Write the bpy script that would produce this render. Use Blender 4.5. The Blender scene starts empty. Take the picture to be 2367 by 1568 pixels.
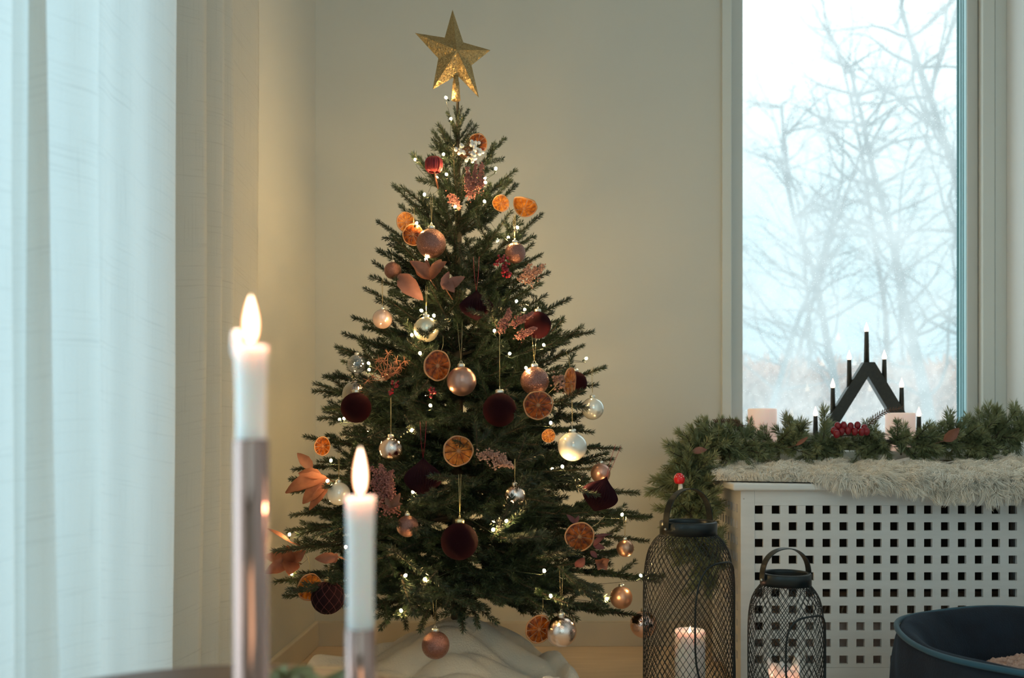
import bpy, math, random
import numpy as np
from mathutils import Vector, Matrix, Euler
sc = bpy.context.scene
COL = sc.collection
PI = math.pi
rng = np.random.default_rng(7)
random.seed(7)

# ------------------------------------------------------------------ camera, sky, lights, exposure
F, CX, HY, EYE = 2100.0, 1250.0, 1000.0, 0.61      # focal length in px, vanishing point, eye height
def P(px, py, Y):
    return np.array([(px - CX) / F * Y, Y, EYE - (py - HY) / F * Y])
def S(px, Y):
    return px * Y / F

cam_d = bpy.data.cameras.new('camera'); cam = bpy.data.objects.new('camera', cam_d); COL.objects.link(cam)
cam.location = (0, 0, EYE); cam.rotation_euler = (PI / 2, 0, 0)
cam_d.sensor_width = 36; cam_d.lens = F * 36 / 2367
cam_d.shift_x = (1183.5 - CX) / 2367; cam_d.shift_y = (HY - 784) / 2367
cam_d.clip_start = 0.05; cam_d.clip_end = 300
cam_d.dof.use_dof = True; cam_d.dof.focus_distance = 1.95; cam_d.dof.aperture_fstop = 3.5
sc.camera = cam
sc.view_settings.view_transform = 'Standard'; sc.view_settings.look = 'None'
sc.view_settings.gamma = 1; sc.view_settings.use_curve_mapping = False
sc.view_settings.exposure = 0.0
sc.cycles.sample_clamp_indirect = 4.0

w = bpy.data.worlds.new('winter_sky'); sc.world = w; w.use_nodes = True
nt = w.node_tree; nt.nodes.clear()
o_ = nt.nodes.new('ShaderNodeOutputWorld'); bg = nt.nodes.new('ShaderNodeBackground')
tc = nt.nodes.new('ShaderNodeTexCoord'); sx = nt.nodes.new('ShaderNodeSeparateXYZ'); cr = nt.nodes.new('ShaderNodeValToRGB')
nt.links.new(tc.outputs['Generated'], sx.inputs[0]); nt.links.new(sx.outputs['Z'], cr.inputs[0])
nt.links.new(cr.outputs[0], bg.inputs[0]); nt.links.new(bg.outputs[0], o_.inputs[0])
cr.color_ramp.elements[0].position = 0.0; cr.color_ramp.elements[0].color = (0.27, 0.40, 0.45, 1)
cr.color_ramp.elements[1].position = 0.42; cr.color_ramp.elements[1].color = (0.92, 1.0, 1.0, 1)
bg.inputs[1].default_value = 1.9
em = cr.color_ramp.elements.new(0.22); em.color = (0.46, 0.59, 0.63, 1)

def area(name, loc, rot, sx_, sy_, power, color):
    l = bpy.data.lights.new(name, 'AREA'); l.shape = 'RECTANGLE'; l.size = sx_; l.size_y = sy_
    l.energy = power; l.color = color
    o = bpy.data.objects.new(name, l); COL.objects.link(o); o.location = loc; o.rotation_euler = rot
    return o
# daylight through the curtained glass door on the left and through the window in the back wall
area('daylight_left', (-1.35, 0.25, 1.35), (0, -PI / 2, 0), 2.3, 2.2, 57, (0.50, 0.79, 1.0))
portal = area('window_portal', (0.90, 2.72, 1.38), (-PI / 2, 0, 0), 0.70, 1.6, 1, (1, 1, 1)); portal.data.cycles.is_portal = True
# unseen warm fill light, added overhead to warm up the room
area('warm_fill', (0.35, -0.6, 2.2), (0.35, 0, 0), 0.7, 0.7, 3.5, (1.0, 0.72, 0.44))
# unseen cool fill light, added behind the viewer to brighten the walls
area('cool_fill', (0.55, -2.4, 1.5), (PI / 2, 0, 0), 1.5, 1.6, 10, (0.58, 0.90, 1.0))

# ------------------------------------------------------------------ helpers
class MB:
    def __init__(s):
        s.v = []; s.q = []; s.t = []; s.qm = []; s.tm = []; s.n = 0
    def add(s, v, q=None, t=None, m=0):
        v = np.asarray(v, float).reshape(-1, 3)
        if q is not None and len(q):
            q = np.asarray(q, int).reshape(-1, 4); s.q.append(q + s.n); s.qm.append(np.full(len(q), m))
        if t is not None and len(t):
            t = np.asarray(t, int).reshape(-1, 3); s.t.append(t + s.n); s.tm.append(np.full(len(t), m))
        s.v.append(v); s.n += len(v); return s
    def mesh(s, name, mats, smooth=False, off=None):
        me = bpy.data.meshes.new(name)
        v = np.vstack(s.v)
        if off is not None: v = v - np.asarray(off)
        q = np.vstack(s.q) if s.q else np.zeros((0, 4), int)
        t = np.vstack(s.t) if s.t else np.zeros((0, 3), int)
        mi = np.concatenate((s.qm if s.q else []) + (s.tm if s.t else [])) if (s.q or s.t) else np.zeros(0)
        nq, n3 = len(q), len(t)
        me.vertices.add(len(v)); me.vertices.foreach_set('co', v.ravel())
        me.loops.add(nq * 4 + n3 * 3); me.loops.foreach_set('vertex_index', np.concatenate([q.ravel(), t.ravel()]).astype(np.int32))
        me.polygons.add(nq + n3)
        st = np.concatenate([np.arange(nq) * 4, nq * 4 + np.arange(n3) * 3]).astype(np.int32)
        me.polygons.foreach_set('loop_start', st)
        me.polygons.foreach_set('material_index', mi.astype(np.int32))
        me.polygons.foreach_set('use_smooth', np.full(nq + n3, smooth))
        for m in (mats if isinstance(mats, (list, tuple)) else [mats]): me.materials.append(m)
        me.update(calc_edges=True); me.validate()
        return me
    def box(s, a, b, m=0):
        x0, y0, z0 = a; x1, y1, z1 = b
        v = [(x0,y0,z0),(x1,y0,z0),(x1,y1,z0),(x0,y1,z0),(x0,y0,z1),(x1,y0,z1),(x1,y1,z1),(x0,y1,z1)]
        return s.add(v, q=[(0,3,2,1),(4,5,6,7),(0,1,5,4),(1,2,6,5),(2,3,7,6),(3,0,4,7)], m=m)
    def tube(s, pts, r, n=6, m=0, cap=True, closed=False, flat=1.0):
        pts = np.asarray(pts, float); k = len(pts)
        r = np.full(k, r) if np.isscalar(r) else np.asarray(r, float)
        if closed: tan = np.roll(pts, -1, 0) - np.roll(pts, 1, 0)
        else: tan = np.gradient(pts, axis=0)
        tan /= np.linalg.norm(tan, axis=1)[:, None] + 1e-12
        up = np.array([0, 0, 1.0]) if abs(tan[0][2]) < .9 else np.array([1.0, 0, 0])
        nrm = np.cross(tan[0], up); nrm /= np.linalg.norm(nrm); V = []
        a = np.arange(n) * 2 * PI / n
        for i in range(k):
            nrm = nrm - tan[i] * nrm.dot(tan[i]); nrm /= np.linalg.norm(nrm) + 1e-12
            bn = np.cross(tan[i], nrm)
            V.append(pts[i] + r[i] * (np.cos(a)[:, None] * nrm + flat * np.sin(a)[:, None] * bn))
        V = np.vstack(V); Q = []
        for i in range(k if closed else k - 1):
            j = (i + 1) % k
            for c in range(n):
                d = (c + 1) % n; Q.append((i*n+c, j*n+c, j*n+d, i*n+d))
        T = []
        if cap and not closed:
            V = np.vstack([V, pts[0], pts[-1]])
            for c in range(n):
                d = (c + 1) % n; T.append((k*n, c, d)); T.append((k*n+1, (k-1)*n+d, (k-1)*n+c))
        return s.add(V, q=Q, t=T, m=m)
    def lathe(s, prof, c=(0, 0, 0), n=32, m=0, fr=None):
        # prof: list of (r, z);  fr(angle, z) -> radius factor
        prof = np.asarray(prof, float); k = len(prof); a = np.arange(n) * 2 * PI / n; V = []
        for r, z in prof:
            f = fr(a, z) if fr is not None else 1.0
            V.append(np.stack([c[0] + r * f * np.cos(a), c[1] + r * f * np.sin(a), np.full(n, c[2] + z)], 1))
        Q = [(i*n+j, i*n+(j+1) % n, (i+1)*n+(j+1) % n, (i+1)*n+j) for i in range(k-1) for j in range(n)]
        return s.add(np.vstack(V), q=Q, m=m)
    def ball(s, c, r, nu=16, nv=10, m=0, sc3=(1, 1, 1), f=None):
        V = []; 
        for i in range(nv + 1):
            th = PI * i / nv
            for j in range(nu):
                ph = 2 * PI * j / nu
                d = np.array([math.sin(th)*math.cos(ph), math.sin(th)*math.sin(ph), math.cos(th)])
                rr = r * (f(th, ph) if f else 1)
                V.append(np.array(c) + d * rr * np.array(sc3))
        Q = [(i*nu+j, (i+1)*nu+j, (i+1)*nu+(j+1) % nu, i*nu+(j+1) % nu) for i in range(nv) for j in range(nu)]
        return s.add(V, q=Q, m=m)
    def ico(s, C, R, m=0):
        # many small 20-sided beads at once
        g = (1 + 5 ** .5) / 2
        b = np.array([(-1,g,0),(1,g,0),(-1,-g,0),(1,-g,0),(0,-1,g),(0,1,g),(0,-1,-g),(0,1,-g),(g,0,-1),(g,0,1),(-g,0,-1),(-g,0,1)]) / math.sqrt(1+g*g)
        f = np.array([(0,11,5),(0,5,1),(0,1,7),(0,7,10),(0,10,11),(1,5,9),(5,11,4),(11,10,2),(10,7,6),(7,1,8),(3,9,4),(3,4,2),(3,2,6),(3,6,8),(3,8,9),(4,9,5),(2,4,11),(6,2,10),(8,6,7),(9,8,1)])
        C = np.asarray(C, float).reshape(-1, 3); R = np.broadcast_to(np.asarray(R, float), (len(C),))
        V = (C[:, None, :] + b[None] * R[:, None, None]).reshape(-1, 3)
        T = (f[None] + 12 * np.arange(len(C))[:, None, None]).reshape(-1, 3)
        return s.add(V, t=T, m=m)
    def needles(s, base, dirs, length, width, m=0):
        # tapered blades: base points, unit directions
        base = np.asarray(base); dirs = np.asarray(dirs); k = len(base)
        rnd = rng.normal(size=(k, 3)); side = np.cross(dirs, rnd); side /= np.linalg.norm(side, axis=1)[:, None] + 1e-9
        L = (np.asarray(length) * np.ones(k))[:, None]; W = width
        mid = base + dirs * L * .55; tip = base + dirs * L
        V = np.stack([base, mid + side * W * .5, tip, mid - side * W * .5], 1).reshape(-1, 3)
        Q = np.arange(k * 4).reshape(-1, 4)
        return s.add(V, q=Q, m=m)

def spline(pts, n):
    pts = np.asarray(pts, float); k = len(pts); out = []
    ext = np.vstack([2*pts[0]-pts[1], pts, 2*pts[-1]-pts[-2]])
    for t in np.linspace(0, k - 1, n):
        i = min(int(t), k - 2); u = t - i
        p0, p1, p2, p3 = ext[i], ext[i+1], ext[i+2], ext[i+3]
        out.append(.5*((2*p1)+(-p0+p2)*u+(2*p0-5*p1+4*p2-p3)*u*u+(-p0+3*p1-3*p2+p3)*u**3))
    return np.array(out)

def link(name, me, parent=None, loc=(0, 0, 0)):
    o = bpy.data.objects.new(name, me); COL.objects.link(o); o.location = loc
    if parent is not None: o.parent = parent
    return o
def part(name, mb, mat, parent, smooth=True, off=None, stuff=False, label=None):
    o = link(name, mb.mesh(name, mat, smooth, off), parent)
    if stuff: o['kind'] = 'stuff'
    if label: o['label'] = label
    return o
def thing(name, label, cat, loc=(0, 0, 0), group=None, rot=(0, 0, 0)):
    o = bpy.data.objects.new(name, None); COL.objects.link(o); o.location = loc; o.rotation_euler = rot
    o.empty_display_size = .05
    o['label'] = label; o['category'] = cat
    if group: o['group'] = group
    return o
def tag(o, label, cat, group=None):
    o['label'] = label; o['category'] = cat
    if group: o['group'] = group
    return o
def struct(name, mb, mat, smooth=False):
    o = link(name, mb.mesh(name, mat, smooth)); o['kind'] = 'structure'; return o
def bevel(o, wd, seg=2):
    md = o.modifiers.new('bevel', 'BEVEL'); md.width = wd; md.segments = seg; md.limit_method = 'ANGLE'; return o

# ------------------------------------------------------------------ materials
def mat(name, col, rough=.6, metal=0., noise=None, bump=None, **kw):
    """noise=(scale, colour2, stretch xyz, detail) ; bump=(scale, strength, distance)"""
    m = bpy.data.materials.new(name); m.use_nodes = True; t = m.node_tree; b = t.nodes['Principled BSDF']
    b.inputs['Base Color'].default_value = (*col, 1); b.inputs['Roughness'].default_value = rough; b.inputs['Metallic'].default_value = metal
    for k, v in kw.items():
        b.inputs[k.replace('_', ' ')].default_value = v
    co = t.nodes.new('ShaderNodeTexCoord')
    if noise:
        mp = t.nodes.new('ShaderNodeMapping'); mp.inputs['Scale'].default_value = noise[2] if len(noise) > 2 else (1, 1, 1)
        t.links.new(co.outputs['Object'], mp.inputs[0])
        nz = t.nodes.new('ShaderNodeTexNoise'); nz.inputs['Scale'].default_value = noise[0]; nz.inputs['Detail'].default_value = noise[3] if len(noise) > 3 else 4
        t.links.new(mp.outputs[0], nz.inputs[0])
        r = t.nodes.new('ShaderNodeValToRGB'); r.color_ramp.elements[0].position = .35; r.color_ramp.elements[1].position = .65
        r.color_ramp.elements[0].color = (*col, 1); r.color_ramp.elements[1].color = (*noise[1], 1)
        t.links.new(nz.outputs[0], r.inputs[0]); t.links.new(r.outputs[0], b.inputs['Base Color'])
    if bump:
        n2 = t.nodes.new('ShaderNodeTexNoise'); n2.inputs['Scale'].default_value = bump[0]; n2.inputs['Detail'].default_value = 3
        t.links.new(co.outputs['Object'], n2.inputs[0])
        bp = t.nodes.new('ShaderNodeBump'); bp.inputs['Strength'].default_value = bump[1]; bp.inputs['Distance'].default_value = bump[2]
        t.links.new(n2.outputs[0], bp.inputs['Height']); t.links.new(bp.outputs[0], b.inputs['Normal'])
    return m
def emit(name, col, strength):
    m = bpy.data.materials.new(name); m.use_nodes = True; t = m.node_tree; b = t.nodes['Principled BSDF']
    b.inputs['Base Color'].default_value = (*col, 1)
    b.inputs['Emission Color'].default_value = (*col, 1); b.inputs['Emission Strength'].default_value = strength
    return m
def leafy(name, col, col2, rough=.6, trans=.35, scale=30):
    """thin leaf or petal: diffuse plus translucent"""
    m = mat(name, col, rough, noise=(scale, col2)); t = m.node_tree; b = t.nodes['Principled BSDF']
    tr = t.nodes.new('ShaderNodeBsdfTranslucent'); mx = t.nodes.new('ShaderNodeMixShader'); mx.inputs[0].default_value = trans
    src = b.inputs['Base Color'].links[0].from_socket
    t.links.new(src, tr.inputs[0]); t.links.new(b.outputs[0], mx.inputs[1]); t.links.new(tr.outputs[0], mx.inputs[2])
    t.links.new(mx.outputs[0], t.nodes['Material Output'].inputs[0]); return m

M = {}
M['wall'] = mat('wall_paint', (.63, .63, .575), .85, bump=(260, .10, .002))
M['wall_white'] = mat('wall_paint_white', (.80, .82, .82), .8, bump=(260, .10, .002))
M['ceiling'] = mat('ceiling_paint', (.75, .74, .70), .9)
M['floor'] = mat('pale_floor_wood', (.74, .58, .41), .45, noise=(6, (.66, .51, .35), (1, 14, 1)), bump=(40, .1, .002))
M['trim'] = mat('trim_paint', (.66, .68, .64), .45, bump=(200, .05, .001))
M['baseboard'] = mat('baseboard_paint', (.62, .57, .47), .5, bump=(200, .05, .001))
M['frame'] = mat('window_frame_paint', (.60, .60, .56), .4)
M['gasket'] = mat('teal_gasket', (.02, .16, .18), .3)
M['bead'] = mat('glazing_spacer', (.42, .66, .70), .25)
M['box'] = mat('white_lacquered_wood', (.78, .77, .74), .45, noise=(9, (.74, .73, .70), (1, 1, 9)), bump=(150, .08, .001))
M['hardboard'] = mat('dark_hardboard', (.055, .040, .028), .8)
M['needle'] = mat('spruce_needles', (.008, .022, .011), .5, noise=(9, (.026, .050, .021)))
M['bark'] = mat('spruce_bark', (.05, .04, .025), .8, bump=(120, .4, .003))
M['g_needle'] = mat('garland_needles', (.15, .185, .085), .5, noise=(16, (.29, .31, .15)))
M['gold_glitter'] = mat('gold_glitter', (.30, .20, .08), .45, .6, noise=(420, (.50, .36, .16)))
M['rose_glitter'] = mat('rose_glitter', (.13, .055, .045), .30, .85, noise=(40, (.42, .21, .17), (1, 1, 1), 1))
def facets(m, scale, amt):
    t = m.node_tree; b = t.nodes['Principled BSDF']; co = t.nodes.new('ShaderNodeTexCoord'); vo = t.nodes.new('ShaderNodeTexVoronoi'); vo.inputs['Scale'].default_value = scale
    t.links.new(co.outputs['Object'], vo.inputs[0]); g = t.nodes.new('ShaderNodeNewGeometry')
    a = t.nodes.new('ShaderNodeVectorMath'); a.operation = 'SUBTRACT'; a.inputs[1].default_value = (.5, .5, .5); t.links.new(vo.outputs['Color'], a.inputs[0])
    c = t.nodes.new('ShaderNodeVectorMath'); c.operation = 'SCALE'; c.inputs['Scale'].default_value = amt; t.links.new(a.outputs[0], c.inputs[0])
    d = t.nodes.new('ShaderNodeVectorMath'); d.operation = 'ADD'; t.links.new(g.outputs['Normal'], d.inputs[0]); t.links.new(c.outputs[0], d.inputs[1])
    e = t.nodes.new('ShaderNodeVectorMath'); e.operation = 'NORMALIZE'; t.links.new(d.outputs[0], e.inputs[0]); t.links.new(e.outputs[0], b.inputs['Normal'])
facets(M['rose_glitter'], 34, .9); facets(M['gold_glitter'], 420, .8)
M['rose_matte'] = mat('rose_matte', (.50, .28, .22), .33, .85)
M['copper_matte'] = mat('copper_matte', (.56, .31, .20), .33, .85)
M['pearl'] = mat('pearl_glass', (.80, .76, .68), .13, .25, Coat_Weight=.8)
M['pearl_pink'] = mat('pearl_pink', (.74, .52, .44), .12, .5, Coat_Weight=.8)
M['champagne'] = mat('champagne_satin', (.82, .74, .56), .26, .7)
M['white_silver'] = mat('white_silver_glass', (.80, .79, .72), .16, .55, Coat_Weight=.7)
M['chrome_rose'] = mat('chrome_rose', (.90, .72, .64), .05, 1.0, bump=(18, .12, .004))
M['chrome_copper'] = mat('chrome_copper', (.86, .58, .48), .06, 1.0)
M['cap'] = mat('bauble_cap', (.80, .76, .66), .28, 1.0)
M['cap_gold'] = mat('bauble_cap_gold', (.85, .68, .38), .28, 1.0)
M['thread'] = mat('gold_thread', (.50, .40, .20), .35, .7)
M['velvet'] = mat('burgundy_velvet', (.015, .0018, .0035), .95, noise=(40, (.023, .0025, .0045)), bump=(60, .5, .02), Specular_IOR_Level=.1, Sheen_Weight=.07, Sheen_Roughness=.3)
M['velvet'].node_tree.nodes['Principled BSDF'].inputs['Sheen Tint'].default_value = (.8, .05, .08, 1)
M['plum'] = mat('plum_velvet', (.012, .003, .006), .9, bump=(60, .4, .02), Specular_IOR_Level=.15)
M['plum_line'] = mat('plum_cord', (.12, .03, .03), .5, .3)
M['paper'] = mat('burgundy_paper', (.024, .006, .009), .95, Specular_IOR_Level=.1)
M['ribbon'] = mat('red_ribbon', (.36, .010, .028), .4)
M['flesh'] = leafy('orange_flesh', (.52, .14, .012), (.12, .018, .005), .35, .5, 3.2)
M['flesh_light'] = leafy('orange_flesh_light', (.80, .36, .06), (.42, .12, .015), .4, .6, 3.0)  # lighter copy of the flesh; the glow of lit slices is in the colour
M['rind'] = leafy('orange_rind', (.70, .42, .22), (.46, .20, .08), .6, .3, 60)
M['membrane'] = mat('orange_membrane', (.20, .06, .015), .5)
M['pith'] = leafy('orange_pith', (.62, .36, .18), (.44, .20, .08), .7, .3, 60)
M['leaf_copper'] = leafy('copper_leaf', (.40, .16, .09), (.24, .085, .05), .5, .3)
M['leaf_dusty'] = leafy('dusty_pink_leaf', (.38, .18, .14), (.28, .12, .09), .6, .3)
M['leaf_brown'] = leafy('brown_leaf', (.28, .12, .07), (.17, .07, .045), .6, .3)
M['leaf_purple'] = leafy('plum_leaf', (.17, .05, .055), (.10, .03, .03), .6, .2)
M['heather'] = mat('pink_heather', (.40, .16, .13), .8, noise=(60, (.24, .08, .07)))
M['heather_pale'] = mat('pale_pink_heather', (.48, .27, .20), .8, noise=(60, (.30, .15, .11)))
M['white_berry'] = mat('white_berry', (.80, .80, .79), .5)
M['red_berry'] = mat('dark_red_berry', (.22, .006, .014), .25)
M['bright_red'] = mat('bright_red', (.70, .012, .020), .3)
M['pincushion'] = mat('coral_red_fibre', (.42, .035, .035), .6, noise=(40, (.22, .015, .03)))
M['copper_spike'] = mat('copper_umbel', (.46, .19, .11), .5, .3)
M['wire'] = mat('dark_green_wire', (.015, .03, .018), .5)
M['bulb'] = emit('fairy_bulb', (1.0, .64, .26), 620)
M['blanket'] = mat('cream_fleece', (.86, .77, .63), .95, noise=(5, (.80, .71, .57)), bump=(220, .5, .004), Sheen_Weight=.3)
M['wax'] = mat('white_wax', (.84, .78, .74), .5, Subsurface_Weight=1.0, Subsurface_Scale=.03)
M['wax'].node_tree.nodes['Principled BSDF'].inputs['Subsurface Radius'].default_value = (1.0, .60, .48)
M['wick'] = mat('burnt_wick', (.01, .008, .006), .9)
M['copper_tube'] = mat('polished_copper', (.36, .225, .185), .07, 1.0)
M['black_metal'] = mat('black_metal', (.010, .016, .018), .35, .3)
M['rivet'] = mat('steel_rivet', (.6, .58, .55), .3, 1.0)
M['arch'] = mat('black_stained_wood', (.018, .018, .013), .4, noise=(120, (.03, .028, .02)))
M['led'] = emit('led_bulb', (1.0, .74, .50), 4.5)
M['navy'] = mat('navy_velvet', (.003, .006, .012), .9, noise=(35, (.004, .010, .019)), bump=(300, .4, .003), Sheen_Weight=.07)
M['navy'].node_tree.nodes['Principled BSDF'].inputs['Sheen Tint'].default_value = (.1, .4, .8, 1)
M['piping'] = mat('petrol_piping', (.010, .065, .10), .7, Sheen_Weight=.15)
M['fleece_pink'] = mat('pink_fleece', (.60, .40, .32), .95, noise=(160, (.48, .30, .23)), bump=(160, 1.0, .01))
M['table'] = mat('dark_walnut', (.12, .055, .035), .4, noise=(8, (.075, .035, .022), (1, 12, 1)))
M['eucalyptus'] = leafy('eucalyptus', (.36, .35, .16), (.24, .25, .11), .6, .2)
M['cedar'] = mat('cedar_green', (.11, .14, .055), .7)
M['cedar_brown'] = mat('cedar_brown', (.13, .065, .04), .7)
M['fabric_stored'] = mat('stored_fabric', (.82, .66, .58), .9, noise=(60, (.72, .55, .48)))
M['wicker'] = mat('wicker', (.30, .20, .13), .7)
M['outdoor_bark'] = mat('frosty_bark', (.13, .18, .19), .9, noise=(6, (.20, .25, .26)))
M['hedge'] = mat('frosty_twigs', (.80, .47, .35), .9, noise=(1.2, (.52, .40, .34)))
M['snow'] = mat('snow', (.80, .84, .88), .8, bump=(4, .5, .05))
M['plastic'] = mat('switch_plastic', (.75, .75, .72), .4)

# sheepskin wool
M['wool'] = mat('sheep_wool', (.90, .81, .67), .8, noise=(14, (.93, .88, .78)))
# flame: bright core, orange rim
def flame_mat():
    m = bpy.data.materials.new('flame'); m.use_nodes = True; t = m.node_tree; t.nodes.clear()
    out = t.nodes.new('ShaderNodeOutputMaterial'); e = t.nodes.new('ShaderNodeEmission'); tr = t.nodes.new('ShaderNodeBsdfTransparent'); ad = t.nodes.new('ShaderNodeAddShader')
    lw = t.nodes.new('ShaderNodeLayerWeight'); lw.inputs[0].default_value = .5
    cr_ = t.nodes.new('ShaderNodeValToRGB'); el = cr_.color_ramp.elements; el[0].position = .10; el[0].color = (1, .80, .58, 1); el[1].position = .85; el[1].color = (.10, .018, .006, 1)
    q = el.new(.45); q.color = (.62, .26, .11, 1)
    t.links.new(lw.outputs['Facing'], cr_.inputs[0]); t.links.new(cr_.outputs[0], e.inputs[0]); e.inputs[1].default_value = 4.0
    t.links.new(e.outputs[0], ad.inputs[0]); t.links.new(tr.outputs[0], ad.inputs[1]); t.links.new(ad.outputs[0], out.inputs[0]); return m
def flame_light(parent, z, power):
    l = bpy.data.lights.new('flame_light', 'POINT'); l.energy = power; l.color = (1, .44, .27); l.shadow_soft_size = .003
    o = bpy.data.objects.new('flame_light', l); COL.objects.link(o); o.parent = parent; o.location = (0, 0, z)
M['flame'] = flame_mat()
def led_wax():
    m = mat('led_pillar_wax', (.86, .76, .72), .5, Subsurface_Weight=.6, Subsurface_Scale=.03)
    b = m.node_tree.nodes['Principled BSDF']; b.inputs['Emission Color'].default_value = (1, .64, .52, 1); b.inputs['Emission Strength'].default_value = .30
    return m
M['led_wax'] = led_wax()
def pane_mat():
    m = bpy.data.materials.new('speckled_hazy_pane'); m.use_nodes = True; t = m.node_tree; t.nodes.clear()
    out = t.nodes.new('ShaderNodeOutputMaterial'); tr = t.nodes.new('ShaderNodeBsdfTransparent'); tl = t.nodes.new('ShaderNodeBsdfTranslucent')
    gl = t.nodes.new('ShaderNodeBsdfGlossy'); gl.inputs['Roughness'].default_value = .02
    tl.inputs[0].default_value = (1, 1, 1, 1); tr.inputs[0].default_value = (.93, .98, .98, 1)
    co = t.nodes.new('ShaderNodeTexCoord'); vo = t.nodes.new('ShaderNodeTexVoronoi'); vo.inputs['Scale'].default_value = 190
    nz = t.nodes.new('ShaderNodeTexNoise'); nz.inputs['Scale'].default_value = 7; nz.inputs['Detail'].default_value = 5
    t.links.new(co.outputs['Object'], vo.inputs[0]); t.links.new(co.outputs['Object'], nz.inputs[0])
    mr = t.nodes.new('ShaderNodeMapRange'); mr.inputs[1].default_value = .10; mr.inputs[2].default_value = .22; mr.inputs[3].default_value = .55; mr.inputs[4].default_value = 0
    t.links.new(vo.outputs['Distance'], mr.inputs[0])
    mr2 = t.nodes.new('ShaderNodeMapRange'); mr2.inputs[1].default_value = .3; mr2.inputs[2].default_value = .7; mr2.inputs[3].default_value = .18; mr2.inputs[4].default_value = .38  # veil: film on the glass plus outdoor haze painted into the pane
    t.links.new(nz.outputs[0], mr2.inputs[0])
    # only some of the cells carry a drop
    wn = t.nodes.new('ShaderNodeMath'); wn.operation = 'GREATER_THAN'; wn.inputs[1].default_value = .55
    sp = t.nodes.new('ShaderNodeSeparateColor'); t.links.new(vo.outputs['Color'], sp.inputs[0]); t.links.new(sp.outputs[0], wn.inputs[0])
    ml = t.nodes.new('ShaderNodeMath'); ml.operation = 'MULTIPLY'; t.links.new(mr.outputs[0], ml.inputs[0]); t.links.new(wn.outputs[0], ml.inputs[1])
    ad = t.nodes.new('ShaderNodeMath'); ad.operation = 'ADD'; t.links.new(ml.outputs[0], ad.inputs[0]); t.links.new(mr2.outputs[0], ad.inputs[1])
    mx = t.nodes.new('ShaderNodeMixShader'); t.links.new(ad.outputs[0], mx.inputs[0]); t.links.new(tr.outputs[0], mx.inputs[1]); t.links.new(tl.outputs[0], mx.inputs[2])
    m2 = t.nodes.new('ShaderNodeMixShader'); m2.inputs[0].default_value = .04; t.links.new(mx.outputs[0], m2.inputs[1]); t.links.new(gl.outputs[0], m2.inputs[2])
    t.links.new(m2.outputs[0], out.inputs[0]); return m
M['pane'] = pane_mat()
def clear_mat(name, tint, gloss=.12):
    m = bpy.data.materials.new(name); m.use_nodes = True; t = m.node_tree; t.nodes.clear()
    out = t.nodes.new('ShaderNodeOutputMaterial'); tr = t.nodes.new('ShaderNodeBsdfTransparent'); tr.inputs[0].default_value = (*tint, 1)
    gl = t.nodes.new('ShaderNodeBsdfGlossy'); gl.inputs['Roughness'].default_value = .03
    lw = t.nodes.new('ShaderNodeLayerWeight'); lw.inputs[0].default_value = .55
    mr = t.nodes.new('ShaderNodeMapRange'); mr.inputs[3].default_value = gloss; mr.inputs[4].default_value = .95
    t.links.new(lw.outputs['Facing'], mr.inputs[0]); mx = t.nodes.new('ShaderNodeMixShader'); t.links.new(mr.outputs[0], mx.inputs[0])
    t.links.new(tr.outputs[0], mx.inputs[1]); t.links.new(gl.outputs[0], mx.inputs[2]); t.links.new(mx.outputs[0], out.inputs[0]); return m
M['clear'] = clear_mat('clear_glass', (.97, .97, .95))
M['clear_door'] = clear_mat('door_glass', (.95, .98, .98), .03)
M['amber'] = clear_mat('amber_glass', (.80, .50, .32), .2)
def curtain_mat():
    m = bpy.data.materials.new('sheer_linen'); m.use_nodes = True; t = m.node_tree; t.nodes.clear()
    out = t.nodes.new('ShaderNodeOutputMaterial'); df = t.nodes.new('ShaderNodeBsdfDiffuse'); tl = t.nodes.new('ShaderNodeBsdfTranslucent'); tr = t.nodes.new('ShaderNodeBsdfTransparent')
    co = t.nodes.new('ShaderNodeTexCoord')
    def slub(scale, lo, hi, pos):
        mp = t.nodes.new('ShaderNodeMapping'); mp.inputs['Scale'].default_value = scale; t.links.new(co.outputs['UV'], mp.inputs[0])
        nz = t.nodes.new('ShaderNodeTexNoise'); nz.inputs['Scale'].default_value = 1; nz.inputs['Detail'].default_value = 2; t.links.new(mp.outputs[0], nz.inputs[0])
        r = t.nodes.new('ShaderNodeMapRange'); r.inputs[1].default_value = pos; r.inputs[2].default_value = pos + .10; r.inputs[3].default_value = lo; r.inputs[4].default_value = hi
        t.links.new(nz.outputs[0], r.inputs[0]); return r.outputs[0]
    a = slub((7, 300, 1), 1.0, .90, .60); b = slub((420, 7, 1), 1.0, .93, .60); c = slub((900, 900, 1), 1.0, .93, .45)
    m1 = t.nodes.new('ShaderNodeMath'); m1.operation = 'MULTIPLY'; t.links.new(a, m1.inputs[0]); t.links.new(b, m1.inputs[1])
    m2 = t.nodes.new('ShaderNodeMath'); m2.operation = 'MULTIPLY'; t.links.new(m1.outputs[0], m2.inputs[0]); t.links.new(c, m2.inputs[1])
    vm = t.nodes.new('ShaderNodeVectorMath'); vm.operation = 'SCALE'; vm.inputs[0].default_value = (.80, .80, .76); t.links.new(m2.outputs[0], vm.inputs['Scale'])
    t.links.new(vm.outputs[0], df.inputs[0]); t.links.new(vm.outputs[0], tl.inputs[0])
    mx = t.nodes.new('ShaderNodeMixShader'); mx.inputs[0].default_value = .52; t.links.new(df.outputs[0], mx.inputs[1]); t.links.new(tl.outputs[0], mx.inputs[2])
    m3 = t.nodes.new('ShaderNodeMixShader'); m3.inputs[0].default_value = .04; t.links.new(mx.outputs[0], m3.inputs[1]); t.links.new(tr.outputs[0], m3.inputs[2])
    t.links.new(m3.outputs[0], out.inputs[0]); return m
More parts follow.
